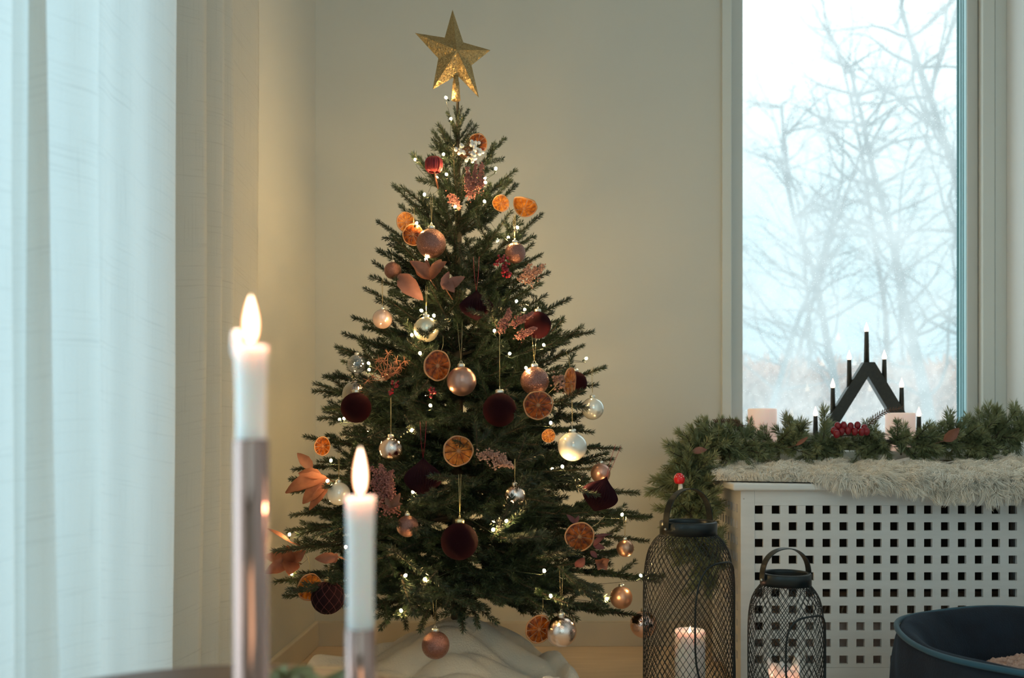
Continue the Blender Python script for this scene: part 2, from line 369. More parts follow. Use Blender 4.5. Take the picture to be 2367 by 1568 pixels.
M['curtain'] = curtain_mat()

# ------------------------------------------------------------------ the room
XL, XR, YB, YF, HT = -.645, 1.33, 2.6, -2.6, 2.45
b = MB(); b.box((XL - .2, YF - .1, -.1), (XR + .2, YB + .1, 0)); struct('floor', b, M['floor'])
b = MB(); b.box((XL - .2, YF - .1, HT), (XR + .2, YB + .1, HT + .1)); struct('ceiling', b, M['ceiling'])
# back wall with the window hole
wx0, wx1, wz0, wz1 = .545, 1.263, .56, 2.2
b = MB()
b.box((XL - .15, YB, 0), (wx0, YB + .14, HT)); b.box((wx1, YB, 0), (XR + .15, YB + .14, HT))
b.box((wx0, YB, 0), (wx1, YB + .14, wz0)); b.box((wx0, YB, wz1), (wx1, YB + .14, HT)); struct('wall_back', b, M['wall'])
# left wall with the glass door hole
dy0, dy1, dz1 = -.9, 1.33, 2.15
b = MB()
b.box((XL - .12, dy1, 0), (XL, YB, HT)); b.box((XL - .12, YF, 0), (XL, dy0, HT)); b.box((XL - .12, dy0, dz1), (XL, dy1, HT)); struct('wall_left', b, M['wall'])
b = MB(); b.box((XR, YF, 0), (XR + .12, YB, HT)); struct('wall_right', b, M['wall_white'])
b = MB(); b.box((XL - .12, YF - .1, 0), (XR + .12, YF, HT)); struct('wall_front', b, M['wall'])
# baseboards
b = MB(); b.box((XL, YB - .013, 0), (wx1, YB, .068)); b.box((XL, YB - .010, .068), (wx1, YB, .071)); o = struct('baseboard_back', b, M['baseboard']); bevel(o, .002)
b = MB(); b.box((XL, dy1, 0), (XL + .013, YB - .013, .071)); o = struct('baseboard_left', b, M['baseboard']); bevel(o, .003)
b = MB(); b.box((XR - .013, YF, 0), (XR, YB, .071)); o = struct('baseboard_right', b, M['baseboard']); bevel(o, .003)
# window trims
def X_(px, Y): return (px - CX) / F * Y
b = MB(); b.box((X_(1669, 2.588), YB - .012, .55), (X_(1691, 2.588), YB, wz1 + .03)); o = struct('trim_1', b, M['trim']); bevel(o, .002)
b = MB(); b.box((X_(2272, 2.588), YB - .012, .55), (X_(2300, 2.588), YB, wz1 + .03)); b.box((X_(2300, 2.592), YB - .008, .55), (XR, YB, wz1 + .03)); o = struct('trim_2', b, M['trim']); bevel(o, .002)
win = bpy.data.objects.new('window_1', None); COL.objects.link(win); win['kind'] = 'structure'
b = MB(); fx0, fx1 = X_(1717, 2.62), X_(2236, 2.62)
b.box((wx0, 2.62, wz0), (fx0, 2.69, wz1)); b.box((fx1, 2.62, wz0), (wx1 - .002, 2.69, wz1)); b.box((fx0, 2.62, wz0), (fx1, 2.69, wz0 + .05)); b.box((fx0, 2.62, wz1 - .05), (fx1, 2.69, wz1))
bevel(part('window_frame', b, M['frame'], win, False), .002)
b = MB()
for y0, y1, dx in ((2.640, 2.646, .002), (2.654, 2.660, .002), (2.672, 2.680, .004)): b.box((fx1 - dx, y0, wz0 + .05), (fx1 + .001, y1, wz1 - .05))
part('glazing_gasket', b, M['gasket'], win, False)
b = MB()
for y0, y1, dx in ((2.624, 2.640, .0012), (2.646, 2.654, .001), (2.660, 2.672, .0015)): b.box((fx1 - dx, y0, wz0 + .05), (fx1 + .001, y1, wz1 - .05))
part('glazing_bead', b, M['bead'], win, False)
b = MB(); b.box((fx0 - .005, 2.676, wz0 + .04), (fx1 + .005, 2.680, wz1 - .04)); part('pane', b, M['pane'], win, False)
b = MB(); b.box((X_(1672, 2.5), 2.455, .535), (XR - .002, 2.60, .56)); b.box((wx0 + .001, 2.60, .535), (wx1 - .001, 2.62, .56)); bevel(part('window_sill', b, M['trim'], win, False), .004)
dr = bpy.data.objects.new('window_2', None); COL.objects.link(dr); dr['kind'] = 'structure'
b = MB()
for a_, c_ in (((dy0, 0), (dy0 + .07, dz1)), ((dy1 - .04, 0), (dy1, dz1)), ((dy0 + .07, 0), (dy1 - .07, .07)), ((dy0 + .07, dz1 - .07), (dy1 - .07, dz1)), ((.18, .07), (.25, dz1 - .07))):
    b.box((XL - .09, a_[0], a_[1]), (XL - .03, c_[0], c_[1]))
bevel(part('window_frame', b, M['frame'], dr, False), .003)
for y0, y1 in ((dy0 + .07, .18), (.25, dy1 - .07)):
    b = MB(); b.box((XL - .065, y0, .07), (XL - .060, y1, dz1 - .07)); part('pane', b, M['clear_door'], dr, False)

# ------------------------------------------------------------------ curtain
def curtain():
    # (px at top, px at bottom, distance from camera axis) ridge / valley in plan
    rows = []
    ridges = [(-160, -150, .50), (-60, -50, .52), (44, 44, .53), (76, 70, .54), (118, 164, .525), (235, 236, .53), (415, 406, .54), (491, 478, .548), (523, 512, .556), (545, 540, .562), (603, 600, .575)]
    def pth(bot):
        pts = []
        for i, (pt, pb, x) in enumerate(ridges):
            px = pb if bot else pt; Y = x * F / (CX - px)
            if i in (6, 5):   # wide gentle faces before the fold edge
                Yp = pts[-1][1]; x0 = -pts[-1][0]
                for f in ((.12, .22, .34, .46, .60, .68, .80) if i == 6 else (.3, .6, .8)):
                    pts.append((-(x0 + (x - x0) * f) - .004 * math.sin(f * 22), Yp + (Y - Yp) * f))
            pts.append((-x, Y)); dx = .03 if i > 7 else (.055 if i > 5 else .045)
            pts.append((-(x + dx * .5), Y + .006)); pts.append((-(min(x + dx, .612) if i != 6 else .640), Y + .02))
        return pts
    top, bot = pth(False), pth(True)
    def dense(p): 
        p = np.array([(x, y, 0) for x, y in p]); out = [p[0]]
        for i in range(len(p) - 1):
            for f in (.25, .5, .75, 1.0): out.append(p[i] + (p[i+1] - p[i]) * f)
        q = np.array(out)
        for _ in range(2): q[1:-1] = q[1:-1] * .5 + (q[:-2] + q[2:]) * .25
        return q
    A, B = dense(top), dense(bot); n = len(A); V = []; Hs = np.linspace(2.38, .015, 26); UV = []
    s = np.concatenate([[0], np.cumsum(np.linalg.norm(np.diff(A[:, :2], axis=0), axis=1))])
    for k, z in enumerate(Hs):
        f = min(max((1.1 - z) / 1.0, 0), 1) ** 1.3
        pts = A * (1 - f) + B * f
        pts = pts.copy(); pts[:, 2] = z
        pts[:, 0] += .0025 * np.sin(s * 34 + z * 3.1) * f + .0012 * np.sin(z * 7 + s * 20)
        V.append(pts)
    Q = [(k*n+i, (k+1)*n+i, (k+1)*n+i+1, k*n+i+1) for k in range(len(Hs)-1) for i in range(n-1)]
    b = MB(); b.add(np.vstack(V), q=Q); me = b.mesh('sheer_curtain', M['curtain'], True)
    uv = me.uv_layers.new(name='cloth'); li = np.zeros(len(me.loops), np.int32); me.loops.foreach_get('vertex_index', li)
    U = s[li % n]; Z = Hs[li // n] + .02 * np.sin(U * 9)
    uv.data.foreach_set('uv', np.stack([U, Z], 1).ravel())
    t = thing('sheer_curtain', 'pale sheer linen curtain hanging in long folds over the glass door at left', 'curtain', (0, 0, 0))
    o = link('cloth', me, t)
    b = MB(); b.tube([(-.575, -1.0, 2.39), (-.575, 1.95, 2.39)], .012, 10); part('curtain_rail', b, M['trim'], t)
curtain()

# ------------------------------------------------------------------ spruce tree
TX, TY = -.194, 2.12
prof_y = np.array([235, 262, 310, 360, 430, 500, 580, 660, 740, 800, 860, 920, 1000, 1090, 1190, 1260, 1340, 1400, 1460])
prof_r = np.array([12, 30, 62, 100, 140, 178, 192, 218, 265, 300, 332, 345, 352, 385, 435, 448, 462, 420, 250]) * .98
def Rpx(py): return np.interp(py, prof_y, prof_r)
def zy(py, Y=TY): return EYE - (py - HY) / F * Y
def branch_mesh(L, seed, nl=.0130, dens=3300, droop=0., width=.0015, stems=True, spread=1.0, mats=('needle', 'bark'), dense_side=.040):
    global rng
    rng = np.random.default_rng(seed); mb = MB()
    def twig(p0, d, l, r0, curve):
        k = max(4, int(l / .02)); pts = [np.array(p0, float)]; d = np.array(d, float)
        for i in range(k):
            d = d + np.array([0, 0, curve / k]) + rng.normal(size=3) * .025; d /= np.linalg.norm(d); pts.append(pts[-1] + d * l / k)
        pts = np.array(pts); mb.tube(pts, np.linspace(r0, r0 * .5, len(pts)), 4, m=1, cap=False)
        return pts
    def dress(pts, start=0.0):
        seg = np.linalg.norm(np.diff(pts, axis=0), axis=1); cum = np.concatenate([[0], np.cumsum(seg)]); l = cum[-1]
        n = int(l * dens * (1 - start)); s = l * (start + (1 - start) * rng.random(n)); s = np.append(s, np.full(8, l * .995)); n = len(s)
        base = np.stack([np.interp(s, cum, pts[:, c]) for c in range(3)], 1)
        tan = np.gradient(pts, axis=0); tan = np.stack([np.interp(s, cum, tan[:, c]) for c in range(3)], 1); tan /= np.linalg.norm(tan, axis=1)[:, None]
        rad = rng.normal(size=(n, 3)); rad -= tan * (rad * tan).sum(1)[:, None]; rad[:, 2] += .12; rad /= np.linalg.norm(rad, axis=1)[:, None]
        ang = np.radians(rng.uniform(30, 56, n)); ang[-8:] *= .5
        d = tan * np.cos(ang)[:, None] + rad * np.sin(ang)[:, None]
        mb.needles(base, d, nl * rng.uniform(.7, 1.15, n), width, m=0)
    main = twig((0, 0, 0), (1, 0, 0), L, .0016 + L * .006, droop)
    dress(main, .12 if L > .2 else 0)
    n = len(main); seg_l = L / (n - 1); side = 1; x = .10 * L + .02
    while x < L - (.045 if dense_side < 1 else .02):
        i = int(x / seg_l); p = main[min(i, n - 1)]; tn = main[min(i + 1, n - 1)] - main[max(i - 1, 0)]; tn = tn / np.linalg.norm(tn)
        l = (min(.030 + .46 * (L - x) * (1 if x > .25 * L else x / (.25 * L) * .6 + .4), .15)) * rng.uniform(.7, 1.15)
        a = math.radians(rng.uniform(38, 62)); up = rng.uniform(-.28, .45) * spread
        d = tn * math.cos(a) + np.array([0, side * math.sin(a), up * math.sin(a)]); d /= np.linalg.norm(d)
        tw = twig(p, d, l, .0014, droop * .5 + .1); dress(tw)
        if l > .09:
            for sg in (-1, 1):
                j = len(tw) // 2; d2 = d * .75 + np.cross(d, (0, 0, 1)) * sg * .6; dress(twig(tw[j], d2, l * .42, .001, .1))
        side = -side; x += dense_side * rng.uniform(.55, 1.05)
    e_ = Vector(main[-1]); R_ = np.array((e_.rotation_difference(Vector((1, 0, 0))).to_matrix() * (L / e_.length)))
    mb.v = [v @ R_.T for v in mb.v]
    return mb.mesh('branch', [M[mats[0]], M[mats[1]]], False)
LENS = [.07, .10, .14, .19, .25, .32, .40, .47]
BR = {}
for i, L in enumerate(LENS):
    BR[L] = [branch_mesh(L, 100 + i * 5 + k, droop=(.25, -.15, .05)[k]) for k in range(3)]
tree = thing('christmas_tree', 'tall decorated spruce tree with dark green needles standing in the corner', 'tree', (TX, TY, 0))
rng = np.random.default_rng(5)
def put_branch(root, tip, roll=0., var=None):
    root, tip = np.array(root), np.array(tip); d = tip - root; L = np.linalg.norm(d)
    base = min(LENS, key=lambda q: abs(q - L)); s = L / base
    me = random.choice(BR[base]) if var is None else BR[base][var]
    x = Vector(d / L); z = Vector((0, 0, 1)); z = (z - x * z.dot(x)).normalized(); y = z.cross(x)
    m = Matrix((x, y, z)).transposed().to_4x4() @ Matrix.Rotation(roll, 4, 'X') @ Matrix.Scale(s, 4)
    m.translation = Vector(root) - tree.location
    o = link('branch', me, tree); o.matrix_local = m; return o
b = MB(); b.tube([(0, 0, .02), (0, 0, .5), (.002, 0, 1.0), (0, 0, zy(236))], [.017, .014, .009, .0035], 10); part('trunk', b, M['bark'], tree)
def on_trunk(z): return np.array([TX, TY, z])
tips = [(1034, 262), (1082, 256), (1003, 306), (1098, 312), (956, 358), (1165, 322), (912, 430), (1190, 395), (1192, 428), (875, 514), (1250, 497), (1232, 548), (877, 580),
        (1250, 590), (845, 668), (1266, 632), (1313, 692), (818, 735), (797, 772), (1290, 742), (790, 815), (1368, 768), (1346, 800), (752, 872), (1395, 850), (728, 905), (757, 944),
        (740, 968), (708, 1010), (1432, 1038), (1412, 1062), (680, 1086), (674, 1108), (677, 1138), (1473, 1140), (675, 1192), (1503, 1194), (665, 1228), (655, 1268), (1495, 1252),
        (1531, 1332), (638, 1345), (660, 1378), (1484, 1425), (1400, 1402), (1380, 935), (1345, 880)]
for i, (px, py) in enumerate(tips):
    f = (py - 235) / 1200; e = math.radians(62 - 68 * min(f * 1.35, 1) ** .8)
    Y = TY + rng.uniform(-.05, .03) * (f + .2)
    if px < 700: Y = TY + .01
    tip = P(px, py, Y); r = math.hypot(tip[0] - TX, tip[1] - TY)
    zr = max(tip[2] - r * math.tan(e), .17)
    put_branch(on_trunk(zr), tip, rng.uniform(-.5, .5), i % 2)
# tiers all round
ztop, zbot = zy(270), zy(1345); nt_ = 24; cnt = 0
for t in range(nt_):
    f = t / (nt_ - 1); py = 285 + f * 1075; R = S(Rpx(py), TY)
    nb = int(round(4 + 5.2 * min(f * 1.6, 1)))
    for k in range(nb):
        az = 2 * PI * (k + rng.uniform(-.25, .25)) / nb + t * 2.4
        e = math.radians(58 - 62 * min(f * 1.3, 1) ** .8 + rng.uniform(-8, 8))
        rr = R * rng.choice((.66, .80, .93, .98)) * rng.uniform(.95, 1.03) * (1 if math.sin(az) < .5 else .95)
        tip = on_trunk(zy(py) + rng.uniform(-.02, .02)) + np.array([math.cos(az) * rr, math.sin(az) * rr, 0])
        if tip[0] < XL + .05 or tip[1] > YB - .04: continue
        zr = max(tip[2] - rr * math.tan(e), .17)
        put_branch(on_trunk(zr), tip, rng.uniform(-.6, .6)); cnt += 1
for px, py, y0 in ((1050, 248, 285), (1066, 250, 290), (1040, 275, 315), (1088, 285, 325), (1022, 300, 340), (1070, 268, 320), (1058, 290, 330), (1115, 335, 370), (1000, 340, 375), (1085, 310, 350), (1035, 320, 360)):
    tip = P(px, py, TY - rng.uniform(-.02, .05)); put_branch(on_trunk(zy(y0)), tip, rng.uniform(-.5, .5))
# lowest hanging sprays
for px, py, Y in ((880, 1452, 1.86), (972, 1455, 1.78), (1070, 1456, 1.80), (1104, 1448, 1.80), (1330, 1430, 1.86), (1245, 1402, 1.84), (930, 1425, 1.80), (1160, 1395, 1.76), (1030, 1400, 1.72), (1400, 1385, 1.9), (790, 1400, 1.9)):
    tip = P(px, py, Y); rt = on_trunk(.30) * .55 + tip * .45; rt[2] = .275 + rng.uniform(0, .03)
    put_branch(rt, tip, rng.uniform(-.4, .4))
# short inner sprays that close the core
for k in range(12):
    f = rng.uniform(.08, 1); py = 285 + f * 1030; R = S(Rpx(py), TY) * rng.uniform(.45, .7); az = rng.uniform(PI, 2 * PI)
    a = on_trunk(zy(py)); tip = a + np.array([math.cos(az) * R, math.sin(az) * R, rng.uniform(-.04, .05)])
    put_branch(a + np.array([math.cos(az) * R * .2, math.sin(az) * R * .2, -.02]), tip, rng.uniform(-.8, .8))
def front(px, py, off=.0):
    R = S(Rpx(py), TY); dx = S(px - 1058, TY)
    return TY - math.sqrt(max(R * R - dx * dx, 0)) * .86 - off

# sprays that stand out towards the room, some in front of the baubles
for x0, y0, x1, y1, d in ((955, 800, 1022, 735, .06), (1150, 760, 1120, 690, .08), (1150, 720, 1182, 705, .07), (935, 960, 975, 1012, .07), (1100, 1075, 1100, 985, .07), (890, 900, 945, 880, .06), (950, 1300, 905, 1268, .07), (928, 1330, 958, 1420, .06),
        (1135, 1250, 1182, 1150, .07), (1140, 1240, 1252, 1240, .07), (1060, 1115, 955, 1155, .07), (1085, 1105, 1000, 1102, .06), (935, 1180, 962, 1238, .08), (800, 1190, 822, 1150, .07), (1290, 1310, 1395, 1400, .05), (1240, 1290, 1310, 1265, .07),
        (1170, 900, 1195, 960, .05), (990, 880, 940, 930, .05), (1190, 1080, 1215, 1010, .05), (1280, 930, 1345, 905, .06), (1270, 770, 1300, 740, .04), (1180, 1140, 1215, 1100, .07), (850, 1010, 905, 985, .05), (1010, 1320, 960, 1370, .06), (1320, 1130, 1350, 1100, .06), (1060, 560, 1080, 620, .05), (1050, 640, 1072, 668, .05)):
    Ya = front(x0, y0); put_branch(P(x0, y0, Ya + .03), P(x1, y1, Ya - d), rng.uniform(-.5, .5), 0)

# ------------------------------------------------------------------ star
b = MB(); SY = TY - .004
outer = [(1046, 22), (1134, 116), (1107, 226), (1000, 207), (959, 76)]; inner = [(1071, 98), (1090, 151), (1057, 174), (1013, 135), (1028, 87)]
ring = [P(*p, SY) for pair in zip(outer, inner) for p in pair]
c = P(1058, 125, SY); V = np.array([c + (0, -.022, 0), c + (0, .022, 0)] + ring)
T = [(0, 2 + i, 2 + (i + 1) % 10) for i in range(10)] + [(1, 2 + (i + 1) % 10, 2 + i) for i in range(10)]
sb = P(1054, 233, SY); star = thing('star_topper', 'gold glitter five pointed star on the top of the tree', 'star', tuple(sb))
b.add(V, t=T); part('star', b, M['gold_glitter'], star, False, off=sb)
b = MB(); b.lathe([(.0001, .060), (.0055, .058), (.0065, .045), (.0075, .043), (.0105, .001), (.0085, .001), (.0001, .02)], (0, 0, 0), 20); part('socket', b, M['gold_glitter'], star)

# ------------------------------------------------------------------ baubles
def unit_bauble(kind):
    nu, nv = (40, 24)
    f = None; b = MB()
    if kind == 'mercury': f = lambda th, ph: 1 + .015 * math.sin(6 * ph) * math.sin(5 * th)
    if kind == 'quilted': nu, nv = 48, 32; f = lambda th, ph: 1 + .035 * (abs(math.sin(5 * ph / 1 + th * 4)) * abs(math.sin(5 * ph - th * 4)) - .3)
    b.ball((0, 0, 0), 1, nu, nv, f=f); ball = b
    c = MB(); c.lathe([(.0001, .93), (.24, .92), (.25, 1.15), (.21, 1.19), (.19, 1.22), (.0001, 1.23)], (0, 0, 0), 20, fr=lambda a, z: 1 + .05 * np.cos(12 * a))
    c.tube([(.11 * math.cos(a), 0, 1.30 + .11 * math.sin(a)) for a in np.linspace(0, 2 * PI, 14)[:-1]], .018, 5, closed=True)
    return ball, c
PROTO = {}
def bauble(label, px, py, r, m, Y=None, off=.02, cap='cap', thread=60, kind='plain', lean=8, group=None):
    Y = front(px, py, off) if Y is None else Y
    key = (m, kind, cap)
    if key not in PROTO:
        ball, c = unit_bauble(kind); PROTO[key] = (ball.mesh('ball', M[m], True), c.mesh('cap', M[cap], True))
    R = S(r, Y); p = P(px, py, Y)
    t = thing('bauble', label, 'bauble', tuple(p), group, (0, rng.uniform(-.06, .06), rng.uniform(0, 6)))
    for nm, me in zip(('ball', 'cap'), PROTO[key]):
        o = link(nm, me, t); o.scale = (R, R, R)
    if kind == 'quilted':
        b = MB()
        for sgn in (-1, 1):
            for k in range(10):
                pts = []
                for th in np.linspace(.25, PI - .25, 26):
                    ph = 2 * PI * k / 10 + sgn * th * .8
                    pts.append(np.array([math.sin(th) * math.cos(ph), math.sin(th) * math.sin(ph), math.cos(th)]) * 1.0)
                b.tube(pts, .012, 4, cap=False)
        o = part('gold_cord', b, M['plum_line'], t); o.scale = (R, R, R); o['label'] = 'thin copper cord laid in diamonds'
    if thread:
        b = MB(); L = S(thread, Y); tp = R * 1.4
        for sg in (-1, 1): b.tube([(0, 0, tp), (sg * L * .05, 0, tp + L * .5), (sg * L * .09, 0, tp + L)], .00042, 4)
        part('thread', b, M['thread'], t)
    return t
bauble('large rose glitter bauble in front of the dried orange, upper left of the tree', 997, 563, 34, 'rose_glitter')
bauble('small rose glitter bauble above the dark red berries, upper right of the tree', 1191, 585, 24, 'rose_glitter')
bauble('dull rose bauble at the left edge of the tree beside the dusty pink leaf', 908, 626, 20, 'rose_glitter', thread=0, off=-.02)
bauble('pearly pink glass bauble at the left edge, half behind a branch', 884, 738, 23, 'pearl_pink', off=-.01)
bauble('champagne satin bauble under two fairy lights, left of the middle', 985, 762, 29, 'champagne', off=.0)
bauble('matte rose gold bauble right of the hanging orange slice', 1067, 882, 34, 'rose_matte', thread=90)
bauble('rose glitter bauble directly above a dried orange slice', 1236, 881, 33, 'rose_glitter', off=.0)
bauble('burgundy velvet bauble at the left edge, in front of a clear gold bauble', 823, 943, 35, 'velvet', thread=0, off=.03)
bauble('burgundy velvet bauble in the middle, left of an orange slice', 1155, 948, 39, 'velvet', thread=120)
bauble('largest burgundy velvet bauble, low in the middle of the tree', 1062, 1252, 43, 'velvet', cap='cap_gold', thread=95, off=.03)
bauble('plum bauble with a thin diamond pattern beside the lowest left orange slice', 758, 1382, 38, 'plum', kind='quilted', cap='cap_gold', off=.02)
bauble('burgundy velvet bauble behind a curled orange slice near the right edge', 1330, 886, 27, 'velvet', off=-.06, thread=0)
bauble('burgundy velvet bauble mostly hidden behind pink heather, upper right', 1243, 752, 31, 'velvet', thread=0, off=-.01)
bauble('small pearly glass bauble hanging free at the right edge of the tree', 1370, 945, 26, 'white_silver', off=.0, thread=60)
bauble('pearly white glass bauble with silver flakes, right side of the tree', 1323, 1033, 34, 'pearl', off=.02, thread=95)
bauble('speckled mercury silver bauble left of the red ribbon', 904, 1038, 28, 'chrome_rose', kind='mercury', thread=80)
bauble('white pearl bauble left of the shorter candle flame', 783, 1142, 27, 'pearl', off=.0)
bauble('clear glass bauble in front of a branch at the left edge', 825, 842, 22, 'clear', thread=0)
bauble('clear gold bauble behind the burgundy velvet bauble at left', 822, 912, 31, 'amber', off=-.03, thread=0)
bauble('small rose glitter bauble half behind a twig, lower middle', 942, 1217, 25, 'rose_glitter', thread=0)
bauble('rose glitter bauble hanging lowest, in front of the cream blanket', 1007, 1492, 32, 'rose_glitter', Y=1.76, thread=60)
bauble('shiny chrome rose bauble overlapping the lowest right orange slice', 1297, 1460, 36, 'chrome_rose', Y=1.84, thread=100)
bauble('small matte copper bauble under the light at the right edge', 1445, 1268, 20, 'copper_matte', thread=45, off=0)
bauble('matte copper bauble at the right edge below the longest branch', 1436, 1382, 26, 'copper_matte', thread=0, off=-.02)
bauble('glossy copper bauble seen partly through the large lantern mesh', 1487, 1444, 31, 'chrome_copper', Y=2.1, thread=30)
bauble('rose pink bauble behind the pleated ornament at the right edge', 1388, 1094, 23, 'rose_matte', off=-.03, thread=0)
bauble('mottled silver bauble behind twigs in the lower middle', 1190, 1146, 25, 'chrome_rose', kind='mercury', off=.01, thread=50)

# ------------------------------------------------------------------ pleated paper ornaments
def pleated(label, px, py, w_, h_, rot=0., Y=None, off=.02):
    Y = front(px, py, off) if Y is None else Y
    R, Hh = S(w_ / 2, Y), S(h_, Y)
    t = thing('paper_ornament', label, 'ornament', tuple(P(px, py, Y)), rot=(0, rot, 0))
    prof = [(.02, .50), (.10, .44), (.32, .34), (.70, .20), (.96, .05), (1.0, -.05), (.90, -.18), (.62, -.32), (.30, -.42), (.05, -.50)]
    pts = spline([(a, 0, z) for a, z in prof], 26)
    b = MB(); b.lathe([(max(p[0], .01) * R, p[2] * Hh) for p in pts], (0, 0, 0), 168, fr=lambda a, z: .95 + .05 * (2 / PI) * np.arcsin(np.sin(a * 42)))
    part('pleated_paper', b, M['paper'], t, False)
    b = MB()
    for sg in (-1, 1): b.tube([(0, 0, Hh * .48), (sg * .004, 0, Hh * .5 + .03), (sg * .006, 0, Hh * .5 + .07)], .0028, 4, flat=.15)
    part('ribbon', b, M['ribbon'], t, label='dark red hanging ribbon')
pleated('burgundy pleated paper ornament on a red ribbon, lower left of the middle', 978, 1103, 88, 92)
pleated('burgundy pleated paper ornament tilted at the right edge of the tree', 1388, 1142, 86, 84, rot=.35)
pleated('burgundy pleated paper ornament half hidden in the upper middle', 1101, 706, 78, 70)

# ------------------------------------------------------------------ dried orange slices
def slice_mesh(seed, light):
    r_ = np.random.default_rng(seed); n = 72; ph = r_.uniform(0, 6, 4)
    def wob(a): return 1 + .025 * np.sin(2 * a + ph[0]) + .018 * np.sin(3 * a + ph[1]) + .012 * np.sin(7 * a + ph[2])
    def warp(x, z): return .06 * np.sin(x * 2.2 + ph[0]) + .05 * np.sin(z * 2.6 + ph[1])
    a = np.arange(n) * 2 * PI / n; rind = MB(); V = []
    sec = [(.915, -.04), (.955, -.06), (1.0, -.04), (1.01, .0), (1.0, .04), (.955, .06), (.915, .04)]
    for r, y in sec:
        x = r * wob(a) * np.cos(a); z = r * wob(a) * np.sin(a); V.append(np.stack([x, y + warp(x, z), z], 1))
    k = len(sec); rind.add(np.vstack(V), q=[(i*n+j, ((i+1) % k)*n+j, ((i+1) % k)*n+(j+1) % n, i*n+(j+1) % n) for i in range(k) for j in range(n)])
    pith = MB(); memb = MB()   # centre star and the membranes
    ns = 10; st = r_.uniform(0, 1)
    for i in range(ns):
        t0 = st + 2 * PI * i / ns; pts = [(rr * math.cos(t0), warp(rr * math.cos(t0), rr * math.sin(t0)), rr * math.sin(t0)) for rr in np.linspace(.02, .92, 6)]
        memb.tube(pts, [.02, .014, .012, .010, .010, .012], 4); pith.tube(pts[:2], [.06, .012], 4)
    pith.ball((0, warp(0, 0), 0), .12, 10, 6, sc3=(1, .45, 1), f=lambda th, p_: 1 + .35 * math.sin(p_ * 5))
    fl = MB()
    for i in range(ns):
        t0 = st + 2 * PI * (i + .5) / ns; hw = PI / ns - .035; g = []
        rad = np.linspace(.10, .93, 7); an = np.linspace(-1, 1, 7)
        for sd in (-1, 1):
            for rr in rad:
                for u in an:
                    aa = t0 + u * hw * min(1, .55 + rr); q = rr * (1 if rr < .85 else (1 - .04 * u * u)); x = q * math.cos(aa) * .99; z = q * math.sin(aa) * .99
                    th = .028 * (1 - u * u) * math.sin(min(rr * 3.2, PI)) + .006 + .006 * r_.random(); g.append((x, sd * th + warp(x, z), z))
        Q = []
        for sdi in (0, 1):
            for p_ in range(6):
                for q_ in range(6):
                    i0 = sdi * 49 + p_ * 7 + q_; Q.append((i0, i0 + 1, i0 + 8, i0 + 7) if sdi else (i0, i0 + 7, i0 + 8, i0 + 1))
        fl.add(g, q=Q)
    return rind.mesh('rind', M['rind'], True), pith.mesh('pith', M['pith'], True), memb.mesh('membrane', M['membrane'], True), fl.mesh('flesh', M['flesh_light' if light else 'flesh'], True)
SL = {}
def orange(label, px, py, rx, ry=None, light=False, Y=None, off=.03, rot=0., thread=40, tilt=0., seed=0, bend=0.):
    ry = ry or rx; Y = front(px, py, off) if Y is None else Y
    k = (seed % 3, light)
    if k not in SL: SL[k] = slice_mesh(40 + seed % 3, light)
    R = S(ry, Y); yaw = math.acos(min(rx / ry, 1)) if rx < ry else 0
    t = thing('dried_orange_slice', label, 'orange slice', tuple(P(px, py, Y)), rot=(tilt, rot, yaw))
    for nm, me in zip(('rind', 'pith', 'membrane', 'flesh'), SL[k]):
        o = link(nm, me, t); o.scale = (R,) * 3
        if bend:
            md = o.modifiers.new('curl', 'SIMPLE_DEFORM'); md.deform_method = 'BEND'; md.angle = bend; md.deform_axis = 'Z'
    if thread:
        b = MB(); L = S(thread, Y); b.tube([(0, 0, R * .93), (.002, .004, R + L * .5), (0, .01, R + L)], .0005, 4); part('thread', b, M['thread'], t)
orange('dried orange slice left of the large rose glitter bauble', 955, 543, 25, off=.0, seed=0)
orange('amber orange slice lit from behind, above the slice beside the rose glitter bauble', 938, 514, 20, 24, light=True, off=-.04, thread=0, seed=1)
orange('dark dried orange slice hanging left of the matte rose gold bauble', 1011, 846, 28, 35, seed=2, rot=.3)
orange('dried orange slice with wide pale rind below the glitter bauble, right of the middle', 1244, 937, 34, off=.05, seed=1, rot=.7)
orange('glowing light orange slice in the middle of the tree', 1059, 1043, 33, 36, light=True, off=.05, seed=0, rot=1.2)
orange('reddish orange slice low on the right side among plum leaves', 1340, 1241, 34, off=.05, seed=2, rot=.9)
orange('dried orange slice hanging beside the shiny chrome bauble at the bottom', 1245, 1455, 31, 33, Y=1.86, seed=1, rot=.2)
orange('glowing amber orange slice left of the plum diamond bauble', 716, 1358, 24, 31, light=True, off=.0, seed=2)
orange('dried orange slice behind the white berries near the tree top', 1104, 332, 23, off=-.03, seed=0, thread=0)
orange('curled golden orange slice at the upper right edge of the tree', 1212, 480, 31, light=True, off=.0, seed=1, thread=0, tilt=1.05, rot=.4, bend=1.5)
orange('curled orange slice turned edge on, near the right side velvet bauble', 1318, 884, 15, 33, light=True, off=.02, seed=2)
orange('small golden orange slice behind twigs, upper right of the middle', 1158, 470, 20, light=True, off=-.03, seed=0, thread=0, tilt=.6)
orange('small orange slice deep in the branches above the white pearl bauble', 1268, 1008, 16, light=True, off=-.06, seed=1, thread=0)
orange('dark amber orange slice at the left edge, above the pointed brown leaf', 745, 1032, 15, 22, off=-.02, seed=0, thread=0)

